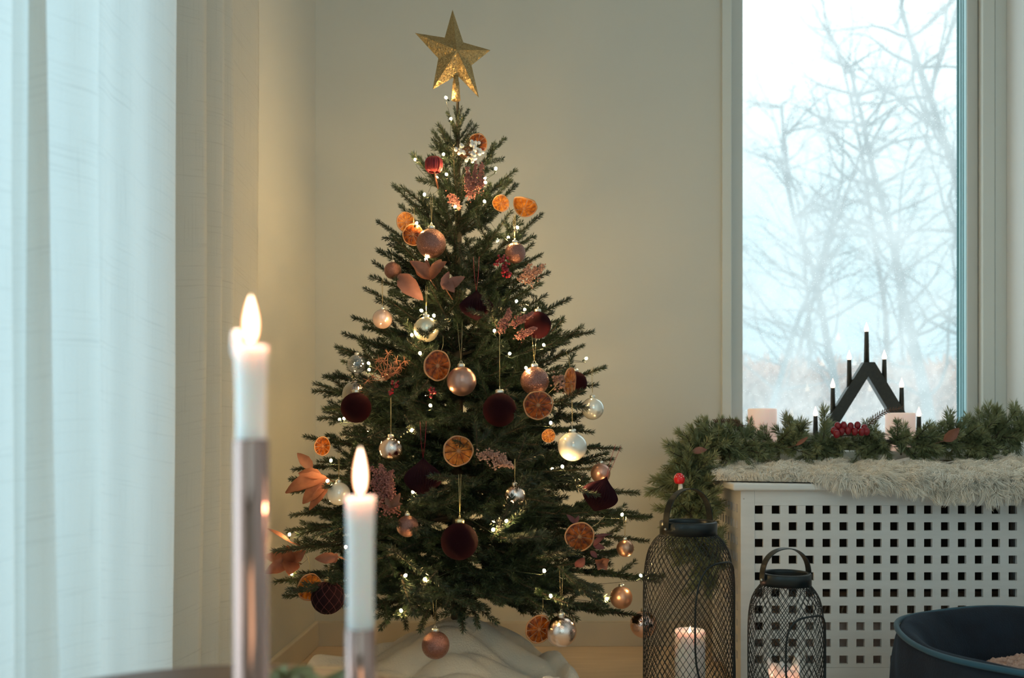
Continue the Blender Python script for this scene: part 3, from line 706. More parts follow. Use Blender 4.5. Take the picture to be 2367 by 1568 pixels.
# ------------------------------------------------------------------ leaves, flowers, berries on the tree
def leaf(mb, base, tip, wd, up=(0, -1, 0), curl=.15, n=9, m=0):
    base, tip, up = np.array(base), np.array(tip), np.array(up, float); d = tip - base; L = np.linalg.norm(d); d = d / L
    sd = np.cross(d, up); sd /= np.linalg.norm(sd) + 1e-9; nm = np.cross(sd, d); V = []; th = wd * .02 + .0003
    for sgn in (1, -1):
        for i in range(n):
            t = i / (n - 1); wv = wd * .5 * math.sin(PI * min(t * .96 + .02, 1) ** .8) ** .9 * (1 + .05 * math.sin(t * 30))
            c = base + d * L * t + nm * (curl * L * math.sin(t * PI) * .6)
            for u in (-1, -.5, 0, .5, 1): V.append(c + sd * wv * u + nm * (abs(u) ** 1.5 * wv * .35 + .03 * wd * math.sin(t * 22 + u * 3)) + nm * sgn * th)
    k = 5; Q = []
    for s_ in range(2):
        for i in range(n - 1):
            for j in range(4):
                a = s_ * n * k + i * k + j; Q.append((a, a + 1, a + k + 1, a + k) if s_ else (a, a + k, a + k + 1, a + 1))
    mb.add(V, q=Q, m=m)
def spray(name, label, cat, leaves, m, Y=None, off=.03, stem=None):
    """leaves: (base px, base py, tip px, tip py, width px, depth of tip)"""
    x0, y0 = leaves[0][:2]; Yb = front(x0, y0, off) if Y is None else Y; c = P(x0, y0, Yb)
    t = thing(name, label, cat, tuple(c))
    for bx, by, tx, ty, wd, dz in leaves:
        b = MB(); leaf(b, P(bx, by, Yb), P(tx, ty, Yb + dz), S(wd, Yb), up=(rng.uniform(-.5, .5), -1, rng.uniform(-.2, .8))); part('leaf', b, M[m], t, off=c)
    b = MB(); b.tube([(0, 0, 0), (.01, .05, -.015)], .0015, 5); part('stem', b, M['leaf_brown'], t)
spray('poinsettia', 'copper poinsettia with upturned petals below the large rose glitter bauble', 'flower',
      [(993, 645, 948, 604, 34, -.02), (993, 645, 1032, 605, 30, -.02), (992, 640, 985, 598, 14, .01), (996, 640, 1020, 600, 22, .02), (990, 645, 960, 620, 26, .01)], 'leaf_copper')
spray('dried_leaf', 'dusty pink leaf pointing down left below the copper poinsettia', 'leaf', [(922, 636, 978, 694, 42, -.01)], 'leaf_dusty', off=.02)
spray('dried_leaf', 'pair of curled rosy brown leaves right of the copper poinsettia', 'leaf', [(1030, 668, 1074, 640, 26, -.01), (1028, 655, 1050, 676, 28, -.02), (1025, 670, 1038, 628, 20, 0)], 'leaf_dusty', off=.02)
spray('dried_leaf', 'pointed brown leaf standing up at the left edge of the tree', 'leaf', [(722, 1085, 687, 1048, 26, 0)], 'leaf_brown', off=.0)
spray('poinsettia', 'large brown dried leaves spreading at the left edge behind the white pearl bauble', 'flower',
      [(755, 1105, 660, 1140, 44, 0), (755, 1110, 700, 1165, 36, .0), (745, 1105, 690, 1095, 30, .02), (760, 1115, 715, 1180, 24, 0)], 'leaf_copper', off=-.03)
spray('poinsettia', 'pale copper poinsettia at the lower left edge of the tree', 'flower',
      [(672, 1296, 610, 1286, 28, 0), (672, 1300, 612, 1326, 32, -.02), (674, 1300, 664, 1262, 30, -.02), (670, 1296, 706, 1272, 28, 0), (672, 1300, 668, 1330, 40, -.03)], 'leaf_copper', Y=2.02)
spray('dried_leaf', 'thin brown leaf reaching out at the lower left edge', 'leaf', [(672, 1254, 617, 1222, 10, 0)], 'leaf_brown', Y=2.05)
spray('dried_leaf', 'copper leaf above the plum diamond bauble', 'leaf', [(782, 1288, 728, 1292, 26, 0), (765, 1300, 780, 1280, 22, 0)], 'leaf_copper', off=.02)
spray('poinsettia', 'small coral flower low on the right side of the tree', 'flower',
      [(1391, 1302, 1376, 1296, 20, -.01), (1391, 1302, 1408, 1294, 20, -.01), (1391, 1302, 1382, 1318, 18, -.01), (1391, 1302, 1402, 1318, 20, -.01)], 'leaf_copper', off=.03)
spray('leaf_sprig', 'plum coloured leaf sprig around the reddish orange slice', 'leaves',
      [(1330, 1210, 1310, 1190, 12, 0), (1330, 1210, 1338, 1192, 9, 0), (1372, 1262, 1400, 1238, 14, 0), (1372, 1262, 1398, 1268, 14, 0), (1365, 1275, 1380, 1290, 13, 0), (1375, 1240, 1412, 1236, 7, 0), (1350, 1290, 1330, 1310, 22, .02)], 'leaf_purple', off=.0)
spray('leaf_sprig', 'pale brown leaves beside the pink heather plume, left of the pleated ornament', 'leaves', [(905, 1172, 925, 1140, 16, 0), (905, 1172, 930, 1165, 12, 0), (905, 1175, 890, 1150, 14, 0)], 'leaf_brown', off=.04)

def plume(name, label, cat, stems, m, Y=None, off=.03, dens=9, bead=2.6, spread=5.5):
    """stems: (px0, py0, px1, py1) heather like plumes of tiny buds"""
    x0, y0 = stems[0][:2]; Yb = front(x0, y0, off) if Y is None else Y; c = P(x0, y0, Yb)
    t = thing(name, label, cat, tuple(c)); bs = MB(); bb = MB()
    for a, b_, c2, d2 in stems:
        p0, p1 = P(a, b_, Yb), P(c2, d2, Yb - .01); L = np.linalg.norm(p1 - p0); bs.tube([p0, (p0 + p1) / 2 + (0, -.004, 0), p1], .0007, 4)
        n = int(L / S(1, Yb) * dens / 3); u = rng.random(n); q = p0 + (p1 - p0) * u[:, None] + rng.normal(size=(n, 3)) * (S(spread, Yb) * (1.1 - u * .8))[:, None]
        bb.ico(q, S(bead, Yb) * rng.uniform(.5, 1, n))
    part('stem', bs, M['leaf_brown'], t, off=c); part('buds', bb, M[m], t, off=c, stuff=True)
plume('heather_sprig', 'pink heather plumes below the white berries near the tree top', 'flower', [(1085, 445, 1080, 388), (1092, 450, 1100, 380), (1108, 440, 1114, 376), (1088, 455, 1078, 410)], 'heather', off=.02)
plume('heather_sprig', 'pink heather sprig left of the half hidden velvet bauble, upper right', 'flower', [(1155, 765, 1178, 715), (1160, 760, 1180, 722)], 'heather')
plume('heather_sprig', 'two pink heather sprigs crossing the half hidden velvet bauble', 'flower', [(1185, 748, 1232, 724), (1190, 745, 1225, 730), (1200, 780, 1238, 758), (1195, 778, 1232, 764)], 'heather', off=.03)
plume('heather_sprig', 'pale pink heather at the right edge above the long branch', 'flower', [(1205, 650, 1225, 612), (1222, 655, 1238, 618), (1238, 640, 1256, 612), (1215, 640, 1240, 628)], 'heather_pale', off=.0)
plume('heather_sprig', 'tall dusty pink plume right of the shorter candle flame', 'flower', [(905, 1185, 862, 1080), (900, 1170, 880, 1075), (912, 1180, 890, 1090), (895, 1185, 905, 1090), (880, 1160, 862, 1110)], 'heather', off=.02, spread=9)
plume('heather_sprig', 'dark and pale pink bud cluster right of the glowing orange slice', 'flower', [(1110, 1055, 1150, 1050), (1130, 1048, 1160, 1066), (1150, 1052, 1184, 1080), (1140, 1070, 1170, 1075)], 'heather_pale', off=.05, spread=7, bead=3)
plume('heather_sprig', 'small cream flower cluster between the two right side baubles', 'flower', [(1280, 880, 1296, 872), (1290, 895, 1300, 868)], 'heather_pale', off=.01, spread=7, bead=3)
plume('heather_sprig', 'rosy heather sprig deep in the branches left of the tree middle', 'flower', [(1040, 450, 1062, 482), (1045, 462, 1058, 478)], 'heather', off=-.01)

def berries(name, label, cat, pts, rpx, m, off=.03, Y=None):
    x0, y0 = pts[0][:2]; Yb = front(x0, y0, off) if Y is None else Y; c = P(x0, y0, Yb); t = thing(name, label, cat, tuple(c))
    bs = MB()
    for i, (x, y) in enumerate(pts):
        d = Yb + rng.uniform(-.008, .008); p = P(x, y, d)
        b = MB(); b.ball(p, S(rpx, Yb) * rng.uniform(.85, 1.1), 10, 7); part('berry', b, M[m], t, off=c); bs.tube([p, P(x0, y0 + 10, Yb + .02)], .0005, 3)
    part('stem', bs, M['leaf_brown'], t, off=c)
def scatter(cx, cy, rx, ry, n, seed=1):
    r_ = np.random.default_rng(seed); out = []
    while len(out) < n:
        a, q = r_.uniform(0, 2 * PI), math.sqrt(r_.random()); out.append((cx + rx * q * math.cos(a), cy + ry * q * math.sin(a)))
    return out
berries('berry_sprig', 'white berry clusters near the top of the tree', 'berries', scatter(1066, 345, 12, 13, 12, 1) + scatter(1098, 332, 11, 10, 10, 2) + scatter(1100, 352, 16, 10, 14, 3) + scatter(1088, 368, 12, 8, 10, 4), 4.4, 'white_berry', off=.03)
berries('berry_sprig', 'dark red berries left of the small rose glitter bauble', 'berries', scatter(1160, 605, 18, 16, 20, 5) + scatter(1168, 632, 12, 12, 14, 6), 3.6, 'red_berry', off=.03)
berries('berry_sprig', 'dark red berries left of the middle, under the spiky copper flowers', 'berries', scatter(918, 888, 16, 8, 12, 7) + scatter(904, 905, 6, 8, 6, 8), 3.4, 'red_berry', off=.02)
berries('berry_sprig', 'small red berry cluster above the glowing light, left of the middle', 'berries', scatter(998, 908, 8, 12, 12, 9), 3.4, 'red_berry', off=.02)

# pincushion flower
c = P(1003, 381, front(1003, 381, .04)); t = thing('pincushion_flower', 'bright coral red pincushion flower near the top left of the tree', 'flower', tuple(c))
b = MB(); R = S(22, c[1])
for k in range(120):
    a = rng.uniform(0, 2 * PI); th = rng.uniform(.1, 1.5)
    p = [np.array([math.cos(a) * math.sin(u) * R, math.sin(a) * math.sin(u) * R * .9, math.cos(u) * R * .8]) * (1 + .1 * math.sin(u * 3)) for u in np.linspace(2.6, th * .6, 7)]
    b.tube(p, .0009, 3)
part('petals', b, M['pincushion'], t, stuff=True)
b = MB(); b.ball((0, 0, 0), R * .72, 14, 10); part('flower_head', b, M['pincushion'], t); b = MB(); b.tube([(0, .0, -R * .6), (.005, .04, -R * 2)], .002, 6); part('stem', b, M['leaf_brown'], t)
# copper umbel
c = P(893, 850, front(893, 850, .02)); t = thing('spiky_dried_flower', 'copper dried flower umbels with starry heads at the left of the tree', 'flower', tuple(c))
hs = MB(); st = MB()
for k, (x, y) in enumerate([(897, 817), (875, 832), (917, 833), (935, 835), (886, 835), (905, 850), (890, 858), (872, 852), (925, 848), (900, 868), (882, 872), (915, 862), (850, 880), (862, 870)]):
    p = P(x, y, c[1] + rng.uniform(-.015, .01)); st.tube([P(893, 880, c[1] + .01), p], .0006, 3)
    for j in range(13):
        d = rng.normal(size=3); d /= np.linalg.norm(d); hs.tube([p, p + d * S(13, c[1])], [.0008, .0003], 3)
part('flower_head', hs, M['copper_spike'], t, off=c, stuff=True); part('stem', st, M['copper_spike'], t, off=c)

# ------------------------------------------------------------------ fairy lights
bulbs = [(1031,226),(1042,275),(960,369),(1025,357),(1146,390),(1032,403),(981,450),(1052,478),(1121,412),(1122,422),(1120,466),(963,516),(985,600),(1175,549),(1196,526),(1194,697),(1213,716),(974,718),
    (1003,730),(952,775),(1143,765),(971,817),(1178,818),(1257,798),(852,840),(853,855),(1216,851),(1355,829),(995,938),(785,970),(795,968),(952,995),(1273,978),(1300,1079),(765,1065),(757,1112),
    (669,1236),(799,1265),(1438,1190),(1140,1225),(1142,1205),(1170,1205),(937,1331),(982,1340),(927,1412),(1258,1320),(1273,1378),(1481,1331),(674,1327),(1339,1110),(965,1137),(1403,1385),(955,1137),(965,745)]
fl = thing('fairy_lights', 'string of warm white fairy lights wound round the whole tree', 'string lights', (TX, TY, 0))
b = MB(); b.ball((0, 0, 0), .0029, 10, 8, sc3=(1, 1, 1.25)); bulb_me = b.mesh('bulb', M['bulb'], True)
b = MB(); b.tube([(0, 0, -.0105), (0, 0, -.003)], [.0016, .0022], 6); sock_me = b.mesh('socket', M['wire'], True)
bp = []
for i, (px, py) in enumerate(bulbs):
    Y = front(px, py, .012) if py > 240 else TY - .02
    if px < 700: Y = 2.03
    bp.append(P(px, py, Y))
for k in range(22):
    f = (k + .5) / 22; py = 320 + f * 1030; R = S(Rpx(py), TY) * .8; az = rng.uniform(.15 * PI, .85 * PI); bp.append(on_trunk(zy(py)) + np.array([math.cos(az) * R, math.sin(az) * R, 0]))
for k, p in enumerate(bp):
    rot = (rng.uniform(-1, 1), rng.uniform(-1, 1), 0)
    o = link('bulb', bulb_me, fl, p - np.array(fl.location)); o.rotation_euler = rot
    s_ = link('socket', sock_me, o)
order = sorted(range(len(bp)), key=lambda i: (-round(bp[i][2] / .09), math.atan2(bp[i][1] - TY, bp[i][0] - TX) * (1 if int(round(bp[i][2] / .09)) % 2 else -1)))
pts = []
for i, k in enumerate(order):
    pts.append(bp[k] + (0, .004, -.008))
    if i < len(order) - 1:
        q = bp[order[i + 1]]; mid = (bp[k] + q) / 2; cc = np.array([TX, TY, mid[2]]); pts.append(cc + (mid - cc) * (.5 if np.linalg.norm(bp[k] - q) > .2 else .72 if np.linalg.norm(bp[k] - q) > .10 else .9) + (0, 0, -.01))
b = MB(); b.tube(spline(pts, len(pts) * 4), .0005, 4); part('wire', b, M['wire'], fl, off=fl.location)

# ------------------------------------------------------------------ blanket round the tree foot
def blanket():
    n, k = 150, 60; r_ = np.random.default_rng(3); V = []
    rot = r_.uniform(0, 6, 8)
    cxb, cyb = -.235, 1.94
    for i in range(k + 1):
        u = i / k
        for j in range(n):
            a = 2 * PI * j / n
            R = .300 + .03 * math.sin(2 * a + .6) + .018 * math.sin(5 * a + rot[0]) + .008 * math.sin(9 * a + rot[1])
            x = math.cos(a) * R * u * .98; y = math.sin(a) * R * u * 1.12
            X, Yy = cxb + x, cyb + y
            h = .110 * math.exp(-((X - TX) ** 2 + (Yy - TY + .02) ** 2) / .022)
            wv = 0
            for q, (fx, fy, am, wp) in enumerate(((2.5, 16, .036, 1.1), (-5, 25, .022, 1.3), (9, 33, .012, 1.2))):
                wv += am * abs(math.sin(X * fx + Yy * fy + rot[q] + wp * math.sin(X * 9 + Yy * 3 + q) + .5 * math.sin(Yy * 9 - X * 6 + q * 2))) ** .62
            edge = .032 * math.sqrt(max(1 - ((u - .92) / .085) ** 2, 0)) if u > .835 else 0   # rolled rim
            z = (.010 + h + wv) * (1 if u < .9 else max(0, (1 - u) / .1) ** .5) + edge
            if u >= .999: z = .001
            V.append((X, min(Yy, YB - .03), max(z, .001)))
    Q = [(i*n+j, (i+1)*n+j, (i+1)*n+(j+1) % n, i*n+(j+1) % n) for i in range(k) for j in range(n)]
    b = MB(); b.add(V, q=Q); b2 = [v for v in V[:1]]
    o = link('blanket', b.mesh('blanket', M['blanket'], True)); tag(o, 'cream fleece blanket heaped in soft folds round the foot of the tree', 'blanket')
blanket()

# ------------------------------------------------------------------ lattice box
BX0, BX1, BY0, BY1 = .462, 1.29, 2.10, 2.445
box = thing('storage_box', 'white wooden storage box with rows of square holes under the window', 'box', ((BX0 + BX1) / 2, (BY0 + BY1) / 2, 0)); bo = box.location
def holed(us, vs, ue, ve, w0, w1, axis):
    """panel with square holes: us, vs = hole start/stop lists"""
    U = sorted([ue[0], ue[1]] + [x for p in us for x in p]); Vv = sorted([ve[0], ve[1]] + [x for p in vs for x in p])
    b = MB()
    hole = lambda i, j: i % 2 == 1 and j % 2 == 1
    def pt(u, v, w_): return (u, w_, v) if axis == 'x' else (w_, u, v)
    for i in range(len(U) - 1):
        for j in range(len(Vv) - 1):
            a, c_, d, e = U[i], U[i+1], Vv[j], Vv[j+1]
            if not hole(i, j):
                b.add([pt(a, d, w0), pt(c_, d, w0), pt(c_, e, w0), pt(a, e, w0)], q=[(0, 1, 2, 3)]); b.add([pt(a, d, w1), pt(c_, d, w1), pt(c_, e, w1), pt(a, e, w1)], q=[(3, 2, 1, 0)])
            else:
                for (p, q) in (((a, d), (c_, d)), ((c_, d), (c_, e)), ((c_, e), (a, e)), ((a, e), (a, d))):
                    b.add([pt(*p, w0), pt(*q, w0), pt(*q, w1), pt(*p, w1)], q=[(0, 1, 2, 3)])
    for (p, q) in (((ue[0], ve[0]), (ue[1], ve[0])), ((ue[1], ve[0]), (ue[1], ve[1])), ((ue[1], ve[1]), (ue[0], ve[1])), ((ue[0], ve[1]), (ue[0], ve[0]))):
        b.add([pt(*p, w0), pt(*q, w0), pt(*q, w1), pt(*p, w1)], q=[(0, 1, 2, 3)])
    return b
zr = [(.431 - .0386 * k - .0097, .431 - .0386 * k + .0097) for k in range(10)][::-1]
xs = [(.505 + .03915 * k - .0097, .505 + .03915 * k + .0097) for k in range(19)]
part('front_panel', holed(xs, zr, (.495, 1.258), (.066, .4405), BY0 + .002, BY0 + .011, 'x'), M['box'], box, False, off=bo)
b = MB(); b.box((.495, BY1 - .010, .066), (1.258, BY1 - .004, .4405)); part('back_panel', b, M['hardboard'], box, False, off=bo)
ys = [(2.150 + .0318 * k - .0085, 2.150 + .0318 * k + .0085) for k in range(9)]
part('side_panel', holed(ys, zr, (2.132, 2.420), (.066, .4405), BX0 + .002, BX0 + .014, 'y'), M['box'], box, False, off=bo)
part('side_panel', holed(ys, zr, (2.132, 2.420), (.066, .4405), BX1 - .014, BX1 - .002, 'y'), M['box'], box, False, off=bo)
for x0, x1 in ((BX0, .495), (1.258, BX1)):
    for y0, y1 in ((BY0, BY0 + .032), (BY1 - .025, BY1)):
        b = MB(); b.box((x0, y0, 0), (x1, y1, .4755)); bevel(part('corner_post', b, M['box'], box, False, off=bo), .0015)
for z0, z1, nm in ((.441, .4755, 'top_rail'), (.02, .0655, 'bottom_rail')):
    for y0, y1 in ((BY0 + .001, BY0 + .018), (BY1 - .018, BY1 - .001)):
        b = MB(); b.box((.495, y0, z0), (1.258, y1, z1)); part(nm, b, M['box'], box, False, off=bo)
    for x0, x1 in ((BX0 + .001, BX0 + .016), (BX1 - .016, BX1 - .001)):
        b = MB(); b.box((x0, 2.132, z0), (x1, 2.42, z1)); part(nm, b, M['box'], box, False, off=bo)
b = MB(); b.box((BX0 + .016, BY0 + .018, .02), (BX1 - .016, BY1 - .018, .03)); part('bottom_board', b, M['box'], box, False, off=bo)
b = MB(); b.box((BX0 - .022, BY0 - .020, .4762), (XR - .022, 2.452, .4925)); o = part('lid', b, M['box'], box, False, off=bo); bevel(o, .005, 3)
b = MB(); b.tube([(.469, BY0 - .0008, .4565), (.469, BY0 + .001, .4565)], .0016, 8); part('screw', b, M['rivet'], box, off=bo)
# things stored inside
b = MB(); b.box((.60, 2.135, .031), (1.235, 2.40, .180)); o = link('folded_blanket', b.mesh('folded_blanket', M['fabric_stored'], False)); tag(bevel(o, .02, 3), 'pale pinkish blanket folded inside the lattice box', 'blanket')
t = thing('wicker_mat', 'brown woven mat lying on the folded blanket inside the lattice box', 'mat', (.93, 2.27, .181))
b = MB()
for k in range(14): b.tube([(-.29, -.13 + .02 * k, .004 + .0 * k), (.29, -.13 + .02 * k, .004)], .005, 5)
part('weft', b, M['wicker'], t, stuff=True)
b = MB()
for k in range(56): b.tube([(-.285 + k * .0102, -.135, .003), (-.285 + k * .0102 + .004, -.137, .022)], .0035, 4)
part('fringe', b, M['wicker'], t, stuff=True)

# ------------------------------------------------------------------ sheepskin
def sheepskin():
    t = thing('sheepskin', 'long haired cream sheepskin lying over the lid of the white storage box', 'sheepskin', (.88, 2.25, .4935))
    off = np.array([.88, 2.25, .4935]); zt = .4935
    # centre line of surface: over the lid, hanging over the front edge
    def surf(u, v):      # u along x 0..1, v 0 back .. 1 front edge and down
        x = .432 + u * (1.318 - .432)
        reach = np.interp(u, [0, .05, .16, .24, .30, .38, .46, .6, .75, .9, 1], [2.18, 2.16, 2.13, 2.10, 2.068, 2.064, 2.058, 2.052, 2.050, 2.052, 2.06])
        y = 2.44 + (reach - 2.44) * np.minimum(v / .8, 1)
        drop = np.interp(u, [0, .16, .26, .32, .40, .48, .60, .75, .9, 1], [0, 0, .0, .014, .010, .022, .034, .030, .036, .034])
        z = zt + .018 + .024 * (1 - np.minimum(v / .8, 1)) ** .8 * np.interp(u, [0, .08, 1], [.3, 1, 1]) + .006 * np.sin(u * 23) * np.cos(v * 5) + .004 * np.sin(u * 51 + v * 9) + .004 * np.exp(-((u - .93) / .1) ** 2) * 2
        hang = np.clip((v - .8) / .2, 0, 1); z = np.where(hang > 0, z - hang * (drop + .006) - hang ** 2 * .004, z); y = y - .012 * np.sin(hang * PI / 2)
        return np.stack([x + 0 * v, y, z], -1)
    nu, nv = 90, 24; U, Vv = np.meshgrid(np.linspace(0, 1, nu), np.linspace(0, 1, nv)); top = surf(U, Vv).reshape(-1, 3)
    bot = top.copy(); yy = Vv.reshape(-1); bot[:, 2] = np.where(yy <= .8, zt + .001, top[:, 2] - .002); bot[:, 1] += np.where(yy > .8, .006, 0)
    n = nu * nv; Q = []
    for j in range(nv - 1):
        for i in range(nu - 1):
            a = j * nu + i; Q.append((a, a + nu, a + nu + 1, a + 1)); Q.append((n + a, n + a + 1, n + a + nu + 1, n + a + nu))
    bd = [j for j in range(nu)] + [nu - 1 + nu * j for j in range(1, nv)] + [nu * nv - 1 - j for j in range(1, nu)] + [nu * (nv - 1 - j) for j in range(1, nv - 1)]
    for i in range(len(bd)): a, c_ = bd[i], bd[(i + 1) % len(bd)]; Q.append((a, c_, n + c_, n + a))
    b = MB(); b.add(np.vstack([top, bot]), q=Q); part('hide', b, M['wool'], t, off=off)
    # wool locks: clumps of curved strands
    r_ = np.random.default_rng(11); NC = 2700
    cu, cv = r_.random(NC), .20 + .80 * r_.random(NC) ** .7; per = 20
    base = surf(cu, cv); flow = np.stack([.55 * np.sin(cu * 17 + 1) + r_.normal(size=NC) * .5, -.75 + .3 * r_.normal(size=NC), .45 - np.clip((cv - .72) / .28, 0, 1) * 1.2 + .2 * r_.normal(size=NC)], 1)
    flow[cu < .04, 0] -= 1.0
    flow /= np.linalg.norm(flow, axis=1)[:, None]; Lc = r_.uniform(.016, .036, NC) * np.interp(cu, [0, .28, .33, 1], [.8, .85, 1.05, 1.15])
    B = np.repeat(base, per, 0) + r_.normal(size=(NC * per, 3)) * (.0045, .0045, .002); D = np.repeat(flow, per, 0) + r_.normal(size=(NC * per, 3)) * .16
    D /= np.linalg.norm(D, axis=1)[:, None]; L = np.repeat(Lc, per) * r_.uniform(.7, 1.1, NC * per); cur = np.repeat(r_.normal(size=(NC, 3)), per, 0); cur -= D * (cur * D).sum(1)[:, None]; cur /= np.linalg.norm(cur, axis=1)[:, None]
    sd = np.cross(D, r_.normal(size=D.shape)); sd /= np.linalg.norm(sd, axis=1)[:, None]; W = .0009
    tipc = np.repeat(base + flow * Lc[:, None], per, 0)
    V = []; 
    for k, tt in enumerate((0, .35, .7, 1.0)):
        c_ = B + D * (L * tt)[:, None] + cur * (.006 * math.sin(tt * 3.6))
        c_ = c_ * (1 - .45 * tt ** 2) + (tipc + cur * .006 * math.sin(tt * 3.6)) * .45 * tt ** 2
        c_[:, 2] -= .008 * tt * tt
        wk = W * (1 - tt) ** .4 * .5 + .0001
        V += [c_ + sd * wk, c_ - sd * wk]
    V = np.stack(V, 1).reshape(-1, 3); n = NC * per; I = np.arange(n)[:, None] * 8
    Q = np.concatenate([I + np.array([[0, 1, 3, 2]]), I + np.array([[2, 3, 5, 4]]), I + np.array([[4, 5, 7, 6]])])
    # keep wool above the lid and out of the box
    inside = (V[:, 1] > 2.078) & (V[:, 2] < zt + .002); V[inside, 2] = zt + .002
    fr_ = (V[:, 1] <= 2.082) & (V[:, 1] > 2.074) & (V[:, 2] < zt); V[fr_, 1] = 2.074
    b = MB(); b.add(V, q=Q); part('wool', b, M['wool'], t, off=off, stuff=True)
sheepskin()

# ------------------------------------------------------------------ garland
GP = np.array([P(1655, 1318, 2.16), P(1620, 1250, 2.20), P(1596, 1180, 2.22), P(1592, 1110, 2.26), P(1622, 1050, 2.32), P(1690, 1030, 2.36), P(1780, 1030, 2.37), P(1900, 1024, 2.375), P(2020, 1022, 2.375), P(2150, 1020, 2.375), P(2260, 1014, 2.375), P(2395, 1006, 2.375)])
GP[-1][0] = min(GP[-1][0], XR - .06)
gar = thing('spruce_garland', 'thick spruce garland lying along the window sill and drooping at the left end', 'garland', tuple(GP[6]))
gl = spline(GP, 120); b = MB(); b.tube(gl, .006, 6); part('core', b, M['bark'], gar, off=gar.location)
SPR = [branch_mesh(L, 300 + i, nl=.020, dens=2000, droop=(.3, .1, -.1)[i % 3], width=.0017, mats=('g_needle', 'bark'), dense_side=.03) for i, L in enumerate((.065, .065, .080, .080, .095, .095))]
SPRT = [branch_mesh(L, 320 + i, nl=.0215, dens=3600, droop=.15, width=.0018, mats=('g_needle', 'bark'), dense_side=5) for i, L in enumerate((.06, .07, .085))]
rng = np.random.default_rng(21)
gt = np.gradient(gl, axis=0); gt /= np.linalg.norm(gt, axis=1)[:, None]
def put_sprig(me, p, d, roll=0, sc_=1.):
    x = Vector(d).normalized(); z = Vector((0, 0, 1)); z = (z - x * z.dot(x)); z = z.normalized() if z.length > .05 else Vector((0, 1, 0)).cross(x).normalized(); y = z.cross(x)
    m = Matrix((x, y, z)).transposed().to_4x4() @ Matrix.Rotation(roll, 4, 'X'); m = m @ Matrix.Scale(sc_, 4); m.translation = Vector(p) - gar.location
    o = link('sprig', me, gar); o.matrix_local = m
for k in range(250):
    i = int(k / 250 * 119); p = gl[i]; tn = gt[i]; a = k * 2.4 + rng.uniform(-.4, .4)
    u = np.cross(tn, (0, 0, 1.0)); u /= np.linalg.norm(u) + 1e-9; v = np.cross(u, tn)
    rad = u * math.cos(a) + v * math.sin(a)
    onbox = p[0] > .43
    if onbox: 
        rad = rad * (1, 1, .75) + (0, 0, .18)
        if rad[2] < -.35: rad[2] = -.25
        if rad[1] > .1: rad[1] *= .35
    d = rad + tn * rng.choice((-1, 1)) * rng.uniform(.1, .7); d /= np.linalg.norm(d)
    L_ = .09; q = p + d * L_
    if onbox and q[2] < .518: d[2] += (.518 - q[2]) / L_
    if q[0] > XR - .03: d[0] = -abs(d[0])
    if not onbox and q[0] > .455: d[0] = -abs(d[0]) * .3
    q = p + d * .1; qx, qy = CX + q[0] / q[1] * F, HY - (q[2] - EYE) / q[1] * F
    if (1715 < qx < 1805 and qy < 1022) or (2035 < qx < 2118 and qy < 1000) or (qy < 968 and 1700 < qx < 2230): continue
    put_sprig(random.choice(SPR if rng.random() < .35 else SPRT), p, d, rng.uniform(0, 6))
# upright sprigs that read against the window
for px, py in ((1905, 945), (1818, 962), (1852, 975), (2020, 978), (2090, 985), (2128, 1000), (2195, 955), (2240, 968), (2285, 940), (2345, 938), (2315, 962), (1545, 1024), (1603, 998), (1665, 985), (1505, 1132), (1525, 1105), (2160, 990)):
    i = int(np.argmin(np.abs(CX + gl[20:, 0] / gl[20:, 1] * F - px))) + 20 if px > 1620 else {1545: 42, 1603: 48, 1505: 34, 1525: 38}[px]
    p = gl[min(i, 119)]; q = P(px, py + 4, p[1] - (.0 if px < 1700 else -.02)); d = q - p; L_ = np.linalg.norm(d)
    put_sprig((SPRT[2] if L_ > .075 else SPRT[1]), q - d / L_ * (.085 if L_ > .075 else .07) * 1.2, d, rng.uniform(0, 6), 1.22)

def item(name, label, cat, p): return thing(name, label, cat, tuple(p))
# toadstool ornament
p = P(1576, 1136, 2.17); t = item('toadstool_ornament', 'small bright red toadstool ornament on the drooping end of the garland', 'ornament', p)
b = MB(); b.lathe([(.0001, .044), (.006, .043), (.011, .038), (.0135, .030), (.0125, .022), (.009, .018), (.0001, .018)], (-.006, 0, 0), 24); part('cap', b, M['bright_red'], t)
b = MB(); b.lathe([(.0001, 0), (.0065, 0), (.0055, .010), (.0045, .019)], (-.003, 0, 0), 16); part('stalk', b, M['wax'], t)
b = MB(); pts = []
for k in range(26):
    a = k * 2.4; th = .25 + 1.15 * (k / 26) ** .7; pts.append((-.006 + math.cos(a) * math.sin(th) * .0132, math.sin(a) * math.sin(th) * .0132, .030 + math.cos(th) * .0132))
b.ico(pts, .0011); part('dots', b, M['white_berry'], t, label='small white dots')
# dried leaf and red fruits
def gleaf(label, a, c_, wd, m):
    p = P(*a); t = item('dried_leaf', label, 'leaf', p); b = MB(); leaf(b, P(*a), P(*c_), S(wd, 2.3), up=(.2, -1, .3)); part('leaf', b, M[m], t, off=p); b = MB(); b.tube([(0, 0, 0), (-.018, .01, -.006)], .0007, 4); part('stem', b, M['leaf_brown'], t)
gleaf('coppery dried leaf standing up out of the right half of the garland', (2182, 1020, 2.26), (2217, 990, 2.25), 24, 'leaf_copper')
gleaf('narrow red brown leaf in the garland right of the left pillar candle', (1840, 1030, 2.26), (1868, 1010, 2.26), 9, 'leaf_copper')
gleaf('pale pink dried leaf lying at the left bend of the garland', (1600, 1045, 2.24), (1634, 1040, 2.24), 16, 'leaf_dusty')
p = P(1965, 992, 2.29); t = item('berry_pick', 'bunch of shiny dark red berries in the middle of the garland', 'berries', p)
